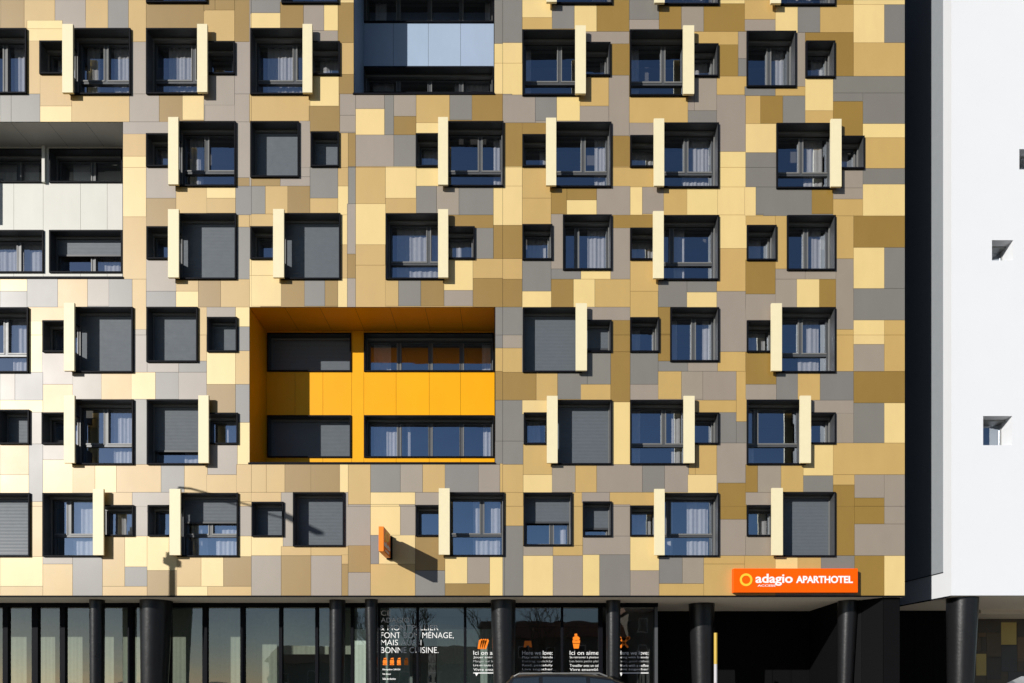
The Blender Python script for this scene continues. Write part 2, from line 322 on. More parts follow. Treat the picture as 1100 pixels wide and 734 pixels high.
# surveyed boards, written tile by tile (tile origin; 3.864 units = 1 px)
TILES = {
(0, 0): "0,0,100,112,M 103,0,225,118,T 228,0,355,115,W 357,0,445,115,T 447,0,535,115,G 537,0,603,172,T 605,12,848,115,M 848,0,890,45,M 893,0,972,42,M 850,42,972,170,T 973,0,1037,172,M 1040,0,1082,55,G 1040,57,1082,117,Y 112,120,258,168,Y 105,170,168,388,T 168,308,296,438,T 168,440,296,505,Y 296,390,537,505,T 0,390,48,505,G 48,390,168,505,G 543,175,605,388,W 539,390,662,502,W 662,390,756,500,M 756,390,848,500,Y 850,310,972,437,W 850,438,975,500,W 975,175,1037,388,W 975,390,1037,505,W 978,505,1037,734,W 1037,392,1082,502,T 510,505,700,556,W 510,557,605,650,T 510,650,605,734,Y 605,690,700,734,W 112,85,260,120,Y",
(270, 0): "0,0,118,54,G 0,56,118,118,Y 118,8,215,118,M 215,8,303,127,W 303,8,361,127,Y 361,0,424,12,Y 361,12,424,178,M 361,178,424,308,T 250,127,361,172,W 361,308,424,390,M 243,310,364,441,Y 0,390,240,503,T 240,442,364,543,M 200,503,243,734,W 366,392,433,552,W 433,392,554,452,W 433,454,554,561,Y 554,392,592,562,G 366,480,432,550,W 592,392,683,484,W 592,484,683,560,M 683,392,823,508,T 683,510,775,552,Y 823,392,917,500,G 917,392,1044,500,M 1044,392,1082,508,W 1008,0,1082,179,G 1008,180,1082,263,Y 1008,264,1082,392,Y 1050,508,1082,690,M 1044,690,1082,734,Y 362,552,400,734,T 400,552,432,690,M 432,562,590,691,W 590,562,682,691,G 243,690,362,734,G 400,690,434,734,G 434,691,556,734,T 556,691,685,734,Y 685,693,775,734,Y",
(540, 0): "0,0,81,178,G 81,0,204,73,Y 81,73,204,120,T 204,10,296,120,G 296,10,389,127,Y 389,13,526,130,M 526,0,650,80,G 526,80,650,122,W 650,10,743,120,M 743,17,833,132,W 833,15,1011,132,M 897,0,1011,15,Y 1011,0,1082,79,T 1011,79,1082,127,W 345,130,526,183,W 443,183,526,313,M 0,178,81,264,Y 0,264,81,392,Y 325,316,442,442,T 442,313,527,565,W 0,394,134,509,W 134,394,225,502,G 225,394,322,502,Y 322,442,442,502,W 527,397,768,509,T 527,509,630,560,W 768,395,888,461,W 768,461,888,505,G 795,318,888,460,W 888,316,1011,395,T 888,395,1010,630,W 893,187,977,316,M 795,132,978,187,T 978,132,1013,243,W 978,243,1013,316,G 1011,397,1074,516,T 1011,516,1082,632,Y 900,631,1011,734,Y 1011,632,1082,734,G 452,565,527,691,M 452,691,527,734,T 527,692,632,734,T 8,509,81,691,M 81,509,180,558,M 0,691,81,734,Y 81,692,181,734,T",
(800, 0): "0,0,127,80,T 0,80,127,127,W 127,18,221,132,Y 221,18,313,134,G 313,18,453,134,T 378,0,453,18,M 453,0,666,18,Y 453,18,581,178,Y 581,18,666,178,G 250,134,453,318,M 453,178,666,318,T 217,134,252,358,W 369,318,666,386,G 369,386,489,423,G 489,386,666,515,G 252,318,369,461,Y 252,461,369,513,T 128,358,252,397,T 0,358,128,397,G 2,397,66,515,T 66,397,160,513,M 160,397,252,513,G 369,423,490,562,M 490,515,666,570,Y 496,570,666,700,T 2,515,132,632,Y 2,632,132,734,G 404,700,490,734,W 490,700,666,734,G",
(0, 180): "510,0,605,206,Y 510,206,605,464,T 605,0,732,128,W 605,128,732,243,M 605,380,732,513,W 605,513,732,577,G 732,78,856,190,T 856,78,976,127,Y 856,127,976,190,T 976,78,1082,196,G 976,42,1037,78,M 976,196,1037,248,T 984,248,1037,465,G 1037,196,1082,243,T 1037,380,1082,450,Y 732,462,823,512,T 732,512,823,578,Y 823,462,916,578,M 916,462,1037,578,T 1037,450,1082,578,Y 0,464,113,513,Y 0,513,113,577,G 113,464,238,578,G 238,464,363,578,T 363,464,454,576,W 454,464,549,577,G 549,464,606,674,T 549,674,606,734,W 112,578,265,636,T 112,636,175,734,Y 820,578,856,734,T 856,578,976,620,W 976,578,1038,661,Y 976,661,1038,734,G",
(270, 180): "0,40,120,77,M 120,35,245,77,W 203,0,245,40,W 0,77,57,195,G 57,77,150,195,T 150,77,244,192,M 244,0,361,128,G 244,128,361,190,T 361,0,400,78,T 361,78,399,196,Y 400,0,433,150,G 399,150,434,361,W 433,0,556,150,T 434,150,556,321,Y 434,321,556,406,T 434,406,556,577,T 556,0,684,127,Y 556,127,684,190,T 684,0,775,77,Y 684,77,770,190,G 770,77,862,198,W 862,80,1004,198,G 1004,78,1082,240,Y 815,198,1004,250,M 930,250,1004,378,G 1004,240,1082,380,M 920,378,1082,461,T 920,461,1082,578,M 800,378,920,511,Y 800,511,920,575,W 368,196,399,321,Y 368,321,399,461,T 399,361,434,459,M 361,461,399,578,Y 399,459,434,578,W 556,464,611,577,T 611,464,704,577,G 704,464,800,577,M 219,464,306,577,G 306,464,361,577,M 122,464,219,577,M 0,195,90,245,T 0,378,122,450,Y 0,450,122,577,Y 1010,578,1082,734,G",
(540, 180): "0,0,81,79,Y 0,79,81,240,Y 81,0,181,128,T 81,128,200,234,T 200,78,266,194,M 266,78,391,134,M 266,134,391,194,Y 391,78,528,198,W 452,0,630,78,T 528,80,581,198,Y 581,80,670,195,W 670,80,766,195,T 766,80,891,198,Y 891,80,1048,198,Y 1048,80,1082,198,G 1012,0,1082,80,G 900,0,1012,80,Y 900,198,1012,338,Y 890,338,1012,514,T 890,514,1012,734,W 200,195,252,422,W 200,422,325,463,G 325,422,445,464,Y 455,198,626,251,M 455,251,528,464,W 528,382,644,514,T 528,514,644,620,T 82,382,200,514,G 82,514,200,578,Y 200,464,293,578,M 293,464,384,578,Y 384,464,528,581,T 644,464,766,581,G 766,464,889,516,G 766,516,889,580,Y 644,580,698,691,M 650,691,698,734,M 1012,198,1082,238,T 1012,382,1082,528,M 1012,528,1082,633,W 0,240,81,379,M 0,379,81,462,T 0,462,81,579,M 0,579,82,734,G 350,581,528,634,W 452,634,528,734,M",
(800, 180): "2,0,132,81,G 0,81,45,199,Y 45,81,278,195,G 278,85,368,195,M 405,0,490,132,W 368,85,490,133,W 490,5,666,71,G 368,133,490,200,T 490,71,666,202,Y 2,199,127,238,T 127,199,176,421,T 377,202,454,379,T 454,202,666,331,M 454,331,580,501,Y 580,331,666,501,G 454,501,666,632,G 2,384,126,526,M 126,421,250,465,W 250,421,377,465,W 377,379,454,674,W 126,465,217,568,W 217,465,310,578,Y 310,465,377,578,M 2,526,126,634,W 377,674,454,734,T 454,632,580,734,Y 580,632,666,734,T",
(0, 360): "120,0,175,152,Y 175,66,303,203,W 0,154,60,269,W 60,154,176,269,G 176,203,306,322,T 0,269,176,312,Y 115,322,176,451,W 118,451,176,692,G 176,451,270,517,W 0,451,117,581,T 0,581,118,655,Y 176,517,303,655,Y 303,153,422,268,W 422,153,545,268,T 545,153,644,268,Y 644,153,741,268,G 741,153,856,268,W 610,106,741,153,W 741,106,856,153,G 550,0,610,153,W 553,268,608,538,G 820,0,856,110,T 856,66,976,204,Y 976,66,1040,204,T 856,204,976,322,M 976,204,1040,363,G 984,363,1040,537,Y 303,537,394,642,T 394,537,482,656,Y 482,537,670,652,T 670,537,766,654,G 766,537,858,652,T 860,451,980,581,W 858,581,980,654,T 980,537,1082,654,T 428,652,548,705,T 548,652,705,734,W 984,654,1082,692,T 120,692,176,734,T",
(270, 360): "1010,0,1082,56,G 1010,56,1082,152,T 1010,152,1082,271,M 1010,271,1082,441,G 1010,441,1082,535,G 1031,535,1082,654,T 0,537,61,652,T 61,537,139,652,T 139,537,246,652,M 246,537,369,652,M 369,537,402,654,Y 402,537,494,703,T 494,537,618,652,G 618,537,711,652,W 711,537,804,652,T 804,537,943,652,G 943,537,1031,652,W 0,654,123,692,T 123,654,172,734,W 380,654,402,734,W 402,703,494,734,W 494,652,680,704,Y 494,704,616,734,Y 616,704,680,734,W 680,652,778,704,W 1050,654,1082,734,T",
(540, 360): "0,0,83,55,W 0,55,83,153,T 0,153,140,271,M 140,153,229,271,T 229,153,325,268,G 350,68,447,203,G 325,203,447,268,T 447,0,528,69,M 447,69,528,279,M 528,68,644,203,G 528,203,644,268,W 644,108,768,152,G 644,0,698,108,M 644,152,741,268,T 741,152,831,268,W 831,152,971,269,W 768,108,891,152,W 891,68,1013,152,T 971,152,1013,361,T 800,269,971,320,T 899,320,971,449,G 971,361,1013,449,G 891,449,1013,614,W 891,614,1013,734,M 1013,68,1082,203,M 1013,203,1082,268,W 0,271,83,441,G 0,441,85,536,G 83,271,186,320,Y 85,452,206,581,T 85,581,206,652,Y 0,536,85,654,T 10,654,85,734,T 206,536,301,652,W 301,536,389,652,T 389,536,581,652,W 581,536,674,652,G 674,536,768,652,W 768,581,890,652,Y 798,451,890,581,T 452,279,528,536,Y 288,652,329,734,T 329,652,445,692,W 445,652,630,704,T 452,704,528,734,W 1013,536,1060,652,M 1060,536,1082,652,W 1013,652,1082,704,W",
(800, 360): "2,68,131,203,M 2,203,131,268,W 131,152,219,271,G 219,152,314,268,T 314,152,454,270,G 377,0,454,152,T 454,0,580,40,Y 580,0,666,152,T 454,40,580,152,W 454,152,666,282,M 276,270,454,323,W 376,323,454,449,W 454,282,580,449,G 580,282,666,449,Y 367,449,666,578,T 367,578,455,621,T 455,578,580,677,W 580,578,666,734,W 455,677,580,734,M 367,621,455,734,M 244,452,367,582,Y 244,582,367,652,G 2,536,56,652,M 56,536,150,652,W 150,536,244,652,T 2,652,115,704,W",
(0, 544): "0,207,178,332,Y 0,332,178,374,T 120,0,178,207,T 178,207,303,240,W 178,240,303,374,T 303,207,426,374,G 426,122,518,334,T 518,122,612,252,Y 518,252,612,334,G 426,334,612,374,T 553,0,612,122,W 612,122,706,266,Y 612,266,736,374,M 736,207,834,334,T 834,207,926,334,Y 926,207,1048,334,M 736,334,863,374,Y 863,334,1048,374,T 1048,205,1082,374,W 986,0,1048,122,W 986,122,1082,205,Y",
(270, 544): "0,122,123,204,Y 0,204,123,374,W 123,165,246,204,T 123,204,246,374,M 246,165,402,204,T 246,204,373,374,W 373,200,402,240,T 373,240,402,374,M 402,150,494,276,M 402,276,494,374,W 386,0,494,163,W 494,0,619,120,Y 494,120,531,238,G 494,238,681,374,T 531,120,681,238,Y 619,0,681,120,W 681,122,804,266,M 681,266,804,374,G 804,207,896,321,Y 896,207,989,321,W 804,321,989,374,M 989,205,1043,374,Y 1043,80,1082,374,G 1050,0,1082,80,T",
(540, 544): "8,0,85,80,T 8,80,85,374,G 85,163,210,203,W 210,163,331,203,T 85,203,210,374,Y 210,203,331,374,W 288,0,331,163,T 331,122,528,201,W 331,201,403,374,Y 403,201,528,374,G 452,0,528,122,W 528,122,648,266,Y 528,266,650,374,W 650,208,744,320,G 744,208,834,320,W 650,320,834,374,T 834,203,1012,238,T 834,238,1000,374,T 899,0,1012,56,M 899,56,1013,203,W 1013,122,1082,262,W",
(800, 544): "2,122,128,207,W 0,205,128,374,T 128,207,222,300,Y 222,207,315,300,T 315,203,457,300,G 377,0,457,203,M 457,0,580,73,M 580,0,666,73,W 457,73,666,203,W 457,203,580,374,M 580,203,666,374,Y",
}
FX0, FX1, FY0, FY1 = -160, 972, -230, 640     # facade limits in px
W_, H_ = FX1 - FX0, FY1 - FY0

# windows: kind, rim rectangle as it stands in the picture, side of the joint to its pair and options
# L large with a fixed low pane, S small, Q squarish; b = how far the blind is down, c = curtains, m = mullion
WIN = [
 # topmost visible storey
 ('Q', -33, 30, 28, 100, dict(c=[(.55, .95)], m=.45)),
 ('S', 42, 43.5, 74, 79, dict(join='r')), ('L', 74, 30, 140, 101, dict(join='l', fin=(66.8, 78.2), c=[(.05, .3), (.55, .95)], m=.47)),
 ('L', 156.6, 30, 217, 100.5, dict(join='r', fin=(211.7, 222.6), c=[(.2, .95)], m=.75)), ('S', 217, 44, 252, 79, dict(join='l')),
 ('L', 268.6, 30, 330, 101, dict(join='r', fin=(325, 335.3), c=[(.15, .9)], m=.72)), ('S', 330, 44, 365, 80, dict(join='l', c=[(.2, .9)])),
 ('L', 561, 31.5, 624, 102, dict(join='r', fin=(618, 629.3), c=[(.02, .12)], m=.66)), ('S', 624, 45, 656, 81, dict(join='l')),
 ('L', 676.6, 31.5, 740, 102.5, dict(join='r', fin=(734, 745.7), c=[(.02, .18)], m=.62)), ('S', 740, 46.5, 772, 81.7, dict(join='l')),
 ('Q', 802.4, 33, 855.6, 93, dict(m=.55)), ('S', 866, 43.5, 897.5, 82.8, dict()),
 # second
 ('S', 156.6, 143, 188, 178.6, dict(join='r')), ('L', 188, 130, 253, 199.7, dict(join='l', fin=(180.6, 191.5), c=[(.05, .3)], m=.42)),
 ('Q', 268.6, 130, 321, 190, dict(b=1.0)), ('S', 333.4, 141, 364, 178.6, dict(b=1.0)),
 ('S', 446.5, 143, 477, 178.6, dict(join='r', c=[(.1, .9)])), ('L', 477, 130, 541, 200, dict(join='l', fin=(470.6, 481.2), c=[(.86, 1)], m=.6)),
 ('S', 561, 144, 593, 178.6, dict(join='r')), ('L', 593, 130.7, 657, 200.7, dict(join='l', fin=(586.6, 597.5), c=[(.78, .98)], m=.55)),
 ('S', 677, 145, 709, 179, dict(join='r', c=[(.1, .95)])), ('L', 709, 131.5, 772.5, 201.2, dict(join='l', fin=(702.5, 713.5), m=.5)),
 ('L', 834.4, 132, 899, 202, dict(join='r', fin=(892.7, 904), c=[(.6, .95)], m=.5)), ('S', 899, 145.7, 929, 181, dict(join='l', c=[(.3, .8)])),
 # third
 ('S', 157, 243, 188, 278, dict(join='r')), ('L', 188, 229, 253.5, 299.7, dict(join='l', fin=(180.4, 192), b=1.0)),
 ('S', 268.6, 243, 301, 278, dict(join='r')), ('L', 301, 228.8, 365.5, 299.7, dict(join='l', fin=(293.3, 305), b=1.0)),
 ('L', 414, 229, 477, 299.7, dict(join='r', fin=(470.6, 481.4), m=.72)), ('S', 477, 243, 510, 278, dict(join='l', c=[(.1, .9)])),
 ('S', 561, 240.7, 593.5, 278.7, dict()), ('Q', 604.7, 230.3, 657.3, 289.6, dict(m=.3, c=[(.55, .98)])),
 ('S', 677, 244.5, 708, 278.8, dict(join='r', c=[(0, 1)])), ('L', 708, 231, 772.5, 300.5, dict(join='l', fin=(701.7, 713), c=[(.02, .15), (.3, .5)], m=.25)),
 ('S', 802.6, 241.6, 834.5, 279.3, dict(c=[(0, .75)])), ('Q', 845.8, 231, 898, 290, dict(m=.5, c=[(.62, .92)])),
 # fourth
 ('L', -33, 330, 30, 400, dict(c=[(.5, .95)], m=.45)),
 ('S', 45.3, 344, 77, 378, dict(join='r')), ('L', 77, 329.6, 142.5, 400, dict(join='l', fin=(68.6, 79.7), b=1.0)),
 ('Q', 157, 329.6, 212, 388.7, dict(b=1.0)), ('S', 222, 340.4, 254.5, 377.7, dict(b=1.0)),
 ('L', 561.5, 330, 625, 399.7, dict(join='r', fin=(618.5, 630.5), b=.98)), ('S', 625, 343.5, 657.2, 378, dict(join='l', b=.8)),
 ('S', 677, 340.7, 708.6, 378, dict(c=[(0, .45)])), ('Q', 720.2, 330, 772.7, 388.2, dict(m=.55)),
 ('S', 802.6, 344, 834, 378, dict(join='r', c=[(0, .9)])), ('L', 834, 330, 898, 400, dict(join='l', fin=(828.7, 840), m=.5, c=[(.5, .9)])),
 # fifth
 ('S', -2, 440, 31, 477, dict(b=1.0)),
 ('S', 44.5, 443, 77, 477, dict(join='r')), ('L', 77, 429, 143, 499, dict(join='l', fin=(68.6, 80), m=.42, c=[(.5, .98)])),
 ('L', 157.4, 429, 219, 499, dict(join='r', fin=(213, 224), b=.76, c=[(.5, .98)])), ('S', 219, 443.3, 255.3, 477, dict(join='l')),
 ('S', 562.5, 443, 593, 477, dict(join='r', c=[(.1, .6)])), ('L', 593, 429.5, 657.6, 499, dict(join='l', fin=(587.5, 599), b=1.0)),
 ('L', 677, 429.5, 741, 499, dict(join='r', fin=(734.6, 746.2), m=.62)), ('S', 741, 443, 772.7, 477, dict(join='l')),
 ('L', 802.6, 429.3, 866, 499, dict(join='r', fin=(859.7, 871.2), m=.22, c=[(.02, .2)])), ('S', 866, 443, 898, 476.7, dict(join='l', c=[(0, .5)])),
 # sixth
 ('L', -33, 529.5, 31.5, 598, dict(b=1.0)),
 ('L', 45.3, 529.5, 107, 598, dict(join='r', fin=(99.7, 111.2), c=[(.3, .98)], m=.3)), ('S', 107, 542.5, 143.2, 576, dict(join='l', c=[(.1, .9)])),
 ('S', 158.4, 542.5, 190, 576, dict(join='r')), ('L', 190, 529.5, 255.5, 598, dict(join='l', fin=(182, 193.8), b=.42, m=.45, c=[(.05, .35), (.5, .98)])),
 ('S', 270, 539, 304.2, 576.4, dict(b=1.0)), ('Q', 314.5, 528.7, 369.5, 587, dict(b=1.0)),
 ('S', 446.2, 542.5, 478, 576, dict(join='r')), ('L', 478, 528.8, 541.7, 597.5, dict(join='l', fin=(471.3, 483), m=.62)),
 ('Q', 562.2, 529, 614.8, 586.3, dict(b=.52, m=.6)), ('S', 626, 538.6, 657.4, 576.5, dict(b=.75)),
 ('S', 677, 543, 708, 576, dict(join='r')), ('L', 708, 529.5, 772.7, 598, dict(join='l', fin=(703, 714), m=.2, c=[(.08, .28), (.55, .95)])),
 ('S', 802.6, 542.5, 834.5, 576, dict(join='r')), ('L', 834.5, 528.5, 898, 598, dict(join='l', fin=(829.2, 841), b=1.0)),
 # the storey whose sills just reach into the picture
 ('L', 156.6, -67, 222, 2.3, dict(m=.5, c=[(.5, .95)])), ('L', 302, -67, 363.5, 3.0, dict(m=.5)),
 ('L', 593, -66, 658, 3.6, dict(fin=(587, 598), m=.5)), ('L', 708.6, -66, 772.6, 4.5, dict(fin=(703, 714), m=.5)), ('L', 833.6, -65.5, 898, 5.0, dict(fin=(828, 839), m=.5, c=[(.3, .8)])),
 # outside the left edge
 ('L', -118, 130, -60, 200, dict(b=1.0)), ('L', -118, 330, -56, 400, dict(m=.5, c=[(.5, .95)])), ('L', -82, 429, -20, 499, dict(m=.5)), ('L', -118, 30, -56, 100, dict(m=.5)), ('S', -74, 542, -46, 576, dict(c=[(0, .6)])),
]
# recessed loggias: name, opening (x0,x1,y0,y1), depth, colour, windows (rim rectangle at the back wall plane, options), seams, colour name
LOGGIA = [
 dict(o=(268, 531.8, 330.3, 497.2), d=50, col=(0.82, 0.375, 0.001), bar=498.8,
      win=[(286.8, 377, 357.5, 399, dict(b=1.0)), (390.8, 530.6, 357.5, 399, dict(n=4, c=[(.03, .17), (.92, 1)])),
           (286.8, 377, 446, 491.5, dict(b=1.0)), (390.8, 530.6, 446, 491.5, dict(n=4, c=[(.03, .27), (.3, .33), (.93, 1)]))],
      seam=[316.6, 346.4, 377.8, 390.4, 425.5, 461.5, 495.2]),
 dict(o=(380.3, 531, -70, 100.4), d=50, col=(0.33, 0.41, 0.53), bar=102,
      win=[(389.8, 530.2, -18, 23.6, dict(n=4, c=[(.05, .14), (.95, 1)])), (389.8, 530.2, 71, 100, dict(n=4, c=[(.03, .2), (.7, .98)]))],
      seam=[422.4, 460, 494.3]),
 dict(o=(-150, 132, 131.3, 297.6), d=34, col=(0.60, 0.585, 0.53), bar=299.6,
      win=[(-60, 46.5, 159.5, 195.8, dict(n=3, c=[(.4, .85)])), (52.5, 131.2, 159.5, 195.8, dict(n=2, c=[(.15, .4)])),
           (-60, 46.5, 247, 292.8, dict(n=3, c=[(.35, .98)])), (52.5, 131.2, 247, 292.8, dict(n=2, b=.45))],
      seam=[14.6, 46.0, 86.2, 115.5, -30, -75]),
]

def k3(v, d): return (F + d) / F

def build_ids():
    ids = np.full((H_, W_), -9, dtype=int)       # -9 = not surveyed yet
    cols = {}
    nid = 0
    def put(x0, y0, x1, y1, c):
        nonlocal nid
        x0, y0, x1, y1 = [int(round(v)) for v in (x0, y0, x1, y1)]
        x0 = max(x0, FX0); y0 = max(y0, FY0); x1 = min(x1, FX1); y1 = min(y1, FY1)
        if x1 <= x0 or y1 <= y0: return
        ids[y0 - FY0:y1 - FY0, x0 - FX0:x1 - FX0] = nid
        j = 1 + rnd.uniform(-.035, .035); base = PC[c]
        cols[nid] = (base[0] * j, base[1] * j * (1 + rnd.uniform(-.01, .01)), base[2] * j * (1 + rnd.uniform(-.03, .03)))
        nid += 1
    # boards beyond the picture: plain courses of random widths
    def courses(x0, x1, y0, y1):
        y = y0
        while y < y1 - 3:
            h = rnd.choice([12, 24, 30, 36, 44]); h = min(h, y1 - y)
            if y1 - y - h < 10: h = y1 - y
            x = x0
            while x < x1 - 2:
                w = rnd.choice([18, 24, 30, 34, 45])
                if x1 - x - w < 12: w = x1 - x
                put(x, y, x + w, y + h, rnd.choice('YTTMWWG')); x += w
            y += h
    courses(FX0, 0, FY0, FY1)
    courses(0, FX1, FY0, 0)
    for (ox, oy), s in TILES.items():
        for r in s.split():
            a = r.split(',')
            x0, y0, x1, y1 = [float(v) / 3.864 for v in a[:4]]
            put(ox + x0, oy + y0, ox + x1, oy + y1, a[4])
    return ids, cols, nid

def fill_gaps(ids, holes):
    for h in holes:
        x0, x1, y0, y1 = h
        ids[max(0, y0 - FY0):max(0, y1 - FY0), max(0, x0 - FX0):max(0, x1 - FX0)] = -1
    # let the surveyed boards meet: slivers join the board they touch longest
    for _ in range(6):
        gap = np.where(ids == -9, 0, -1)
        if not (gap == 0).any(): break
        for k, x0, y0, x1, y1 in raster_quads(gap):
            cand = {}
            for a in (ids[y0:y1, x0 - 1] if x0 else None, ids[y0:y1, x1] if x1 < W_ else None, ids[y0 - 1, x0:x1] if y0 else None, ids[y1, x0:x1] if y1 < H_ else None):
                if a is None: continue
                for v, n in zip(*np.unique(a, return_counts=True)):
                    if v >= 0: cand[v] = max(cand.get(v, 0), n)
            if not cand: continue
            if min(x1 - x0, y1 - y0) <= 8 or True:
                ids[y0:y1, x0:x1] = max(cand, key=cand.get)
    ids[ids == -9] = -1
    return ids
# ================================================================= the hotel
hotel = empty('aparthotel_building', 'tall apartment hotel clad in a patchwork of gold, bronze and grey boards', 'building')

# ---- openings
def rimrect(r, d):
    x0, y0 = aw(r[0], r[1], d); x1, y1 = aw(r[2], r[3], d)
    return x0, x1, y0, y1
holes = []
WR = []
for kind, x0, y0, x1, y1, o in WIN:
    r = rimrect((x0, y0, x1, y1), -2)
    WR.append(r)
    holes.append(tuple(int(round(v)) for v in (r[0] + .75, r[1] - .75, r[2] + .75, r[3] - .75)))
for L in LOGGIA:
    holes.append(tuple(int(round(v)) for v in L['o']))
ids, cols, nid = build_ids()
ids = fill_gaps(ids, holes)
panel_wall('cladding', [M['panels'], M['backing']], hotel, ids, FX0, FY0, cols)

def curtain_mb(x0, x1, y0, y1, d, seed, amp=0.5):
    r = random.Random(seed); mb = MB(); n = max(6, int((x1 - x0) / 0.55)); prev = None
    ph = r.uniform(0, 6); f1 = r.uniform(1.0, 1.6)
    for i in range(n + 1):
        x = x0 + (x1 - x0) * i / n
        dd = d + amp * 0.55 * math.sin(ph + x * f1) + amp * 0.6 * math.sin(ph * 2 + x * f1 * 0.43)
        if prev: mb.face([P(prev[0], y1, prev[1] + .2), P(x, y1, dd + .2), P(x, y0, dd), P(prev[0], y0, prev[1])])
        prev = (x, dd)
    return mb

def blind_mb(x0, x1, y0, y1, d):
    """exterior slatted blind: shallow curved slats and a bottom bar"""
    mb = MB(); s = 1.55; y = y0
    while y < y1 - 2.0:
        ye = min(y + s, y1 - 2.0); ym = (y + ye) / 2
        mb.face([P(x0, ym, d - .2), P(x1, ym, d - .2), P(x1, y, d), P(x0, y, d)])
        mb.face([P(x0, ye, d), P(x1, ye, d), P(x1, ym, d - .2), P(x0, ym, d - .2)])
        y = ye
    mb.box(x0, x1, y1 - 2.0, y1 - 0.2, d - .5, d + .4, 1)
    return mb

def fit_window(par, R, base, kind, o, seed, wname=None, front=2.0, gap=None, join=None):
    """all pieces of one window; returns its frame object"""
    x0, x1, y0, y1 = R
    t = 1.5
    a, b = base - front, base + 17.4
    mb = MB()
    xl = x0 if join != 'l' else x0
    mb.box(x0, x1, y0, y0 + t, a, b, 0, mm={'-z': 1})
    mb.box(x0, x1, y1 - t, y1, a, b, 0, mm={'+z': 1})
    def side(xa, xb, key, skip, gp):
        if skip: return
        if gp:
            mb.box(xa, xb, y0 + t, gp[0], a, b, 0, mm={key: 1})
            mb.box(xa, xb, gp[1], y1 - t, a, b, 0, mm={key: 1})
        else:
            mb.box(xa, xb, y0 + t, y1 - t, a, b, 0, mm={key: 1})
    sm = kind == 'S'
    side(x0, x0 + t, '+x', sm and join == 'l', gap if (not sm and join == 'l') else None)
    side(x1 - t, x1, '-x', sm and join == 'r', gap if (not sm and join == 'r') else None)
    w = mb.build(wname or 'window', [M['frame'], M['reveal']], par)
    sub = w if wname is None else par
    ix0 = x0 + (t if not (sm and join == 'l') else 0); ix1 = x1 - (t if not (sm and join == 'r') else 0)
    iy0, iy1 = y0 + t, y1 - t
    e = 0.05
    # sash
    s0, s1 = base + 13.2, base + 17.0
    mb = MB(); fw = 1.7
    mb.box(ix0 + e, ix1 - e, iy0 + e, iy0 + fw + 1.0, s0, s1); mb.box(ix0 + e, ix1 - e, iy1 - fw, iy1 - e, s0, s1)
    mb.box(ix0 + e, ix0 + fw, iy0 + fw + 1.0, iy1 - fw, s0, s1); mb.box(ix1 - fw, ix1 - e, iy0 + fw + 1.0, iy1 - fw, s0, s1)
    yb = iy1 - fw
    if kind == 'L':
        ty = iy1 - 23.5
        mb.box(ix0 + fw, ix1 - fw, ty - 1.2, ty + 1.2, s0, s1); yb = ty - 1.2
    n = o.get('n', 0)
    ms = [ix0 + (ix1 - ix0) * o['m']] if 'm' in o else []
    if n: ms = [ix0 + (ix1 - ix0) * k / n for k in range(1, n)]
    for xm in ms:
        mb.box(xm - 1.5, xm + 1.5, iy0 + fw + 1.0, yb, s0, s1)
    # opening leaves stand a little proud of the fixed frame
    xs = [ix0 + fw] + ms + [ix1 - fw]
    ht = iy0 + fw + 1.0
    for k in range(len(xs) - 1):
        la = xs[k] + (1.5 if k else 0); lb = xs[k + 1] - (1.5 if k < len(xs) - 2 else 0)
        if lb - la < 7 or kind == 'S' and b == 0: continue
        f = 1.1; q0 = s0 - .5; q1 = s1 - 1.0
        mb.box(la, lb, ht, ht + f, q0, q1, 0); mb.box(la, lb, yb - f - .4, yb, q0, q1, 1)  # bottom rail and mullion stiles coloured lighter for the sun on them
        mb.box(la, la + f, ht + f, yb - f - .4, q0, q1, 1 if k else 0); mb.box(lb - f, lb, ht + f, yb - f - .4, q0, q1, 1 if not k else 0)
    mb.build('sash', [M['sash'], M['rail2']], sub)
    # pane
    mb = MB(); g = base + 15.2; r = random.Random(seed * 7 + 1)
    j = [r.uniform(-.28, .28) for _ in range(4)]
    mb.face([P(ix0 + .3, iy1 - .3, g + j[0]), P(ix1 - .3, iy1 - .3, g + j[1]), P(ix1 - .3, iy0 + .3, g + j[2]), P(ix0 + .3, iy0 + .3, g + j[3])])
    mb.build('pane', M['glass'], sub)
    # blind with its rail and guides
    bl = o.get('b', 0)
    mb = MB()
    mb.box(ix0 + e, ix0 + .9, iy0 + 2.4, iy1 - e, base + 9.0, base + 11.0); mb.box(ix1 - .9, ix1 - e, iy0 + 2.4, iy1 - e, base + 9.0, base + 11.0)
    mb.box(ix0 + e, ix1 - e, iy0 + e, iy0 + 2.4, base + 8.0, base + 12.0)
    mb.build('blind_rail', M['rail2'], sub)
    if bl:
        blind_mb(ix0 + 1.0, ix1 - 1.0, iy0 + 2.4, iy0 + 2.4 + (iy1 - iy0 - 2.5) * bl, base + 10.2).build('blind', [M['blind'], M['reveal']], sub)
    cs = o.get('c')
    if cs is None and bl < .8:
        cs = random.Random(seed * 13).choice([[(.72, .97)], [(.04, .2), (.8, .97)], [(.1, .9)], [(.6, .95)], [(.45, .97)], []])
    for u0, u1 in cs or []:
        ww = ix1 - ix0 - 2 * fw
        curtain_mb(ix0 + fw + ww * u0, ix0 + fw + ww * u1, iy0 + 1, iy1 - .5, base + 19.4, seed).build('curtain', M['curtain'], sub, smooth=True)
    return w
M['rail2'] = simple('dull_aluminium_lit_leaf', (0.16, 0.16, 0.155), 0.45, 0.5)  # blind rails, and the leaf edges whose sunlight is put into the colour

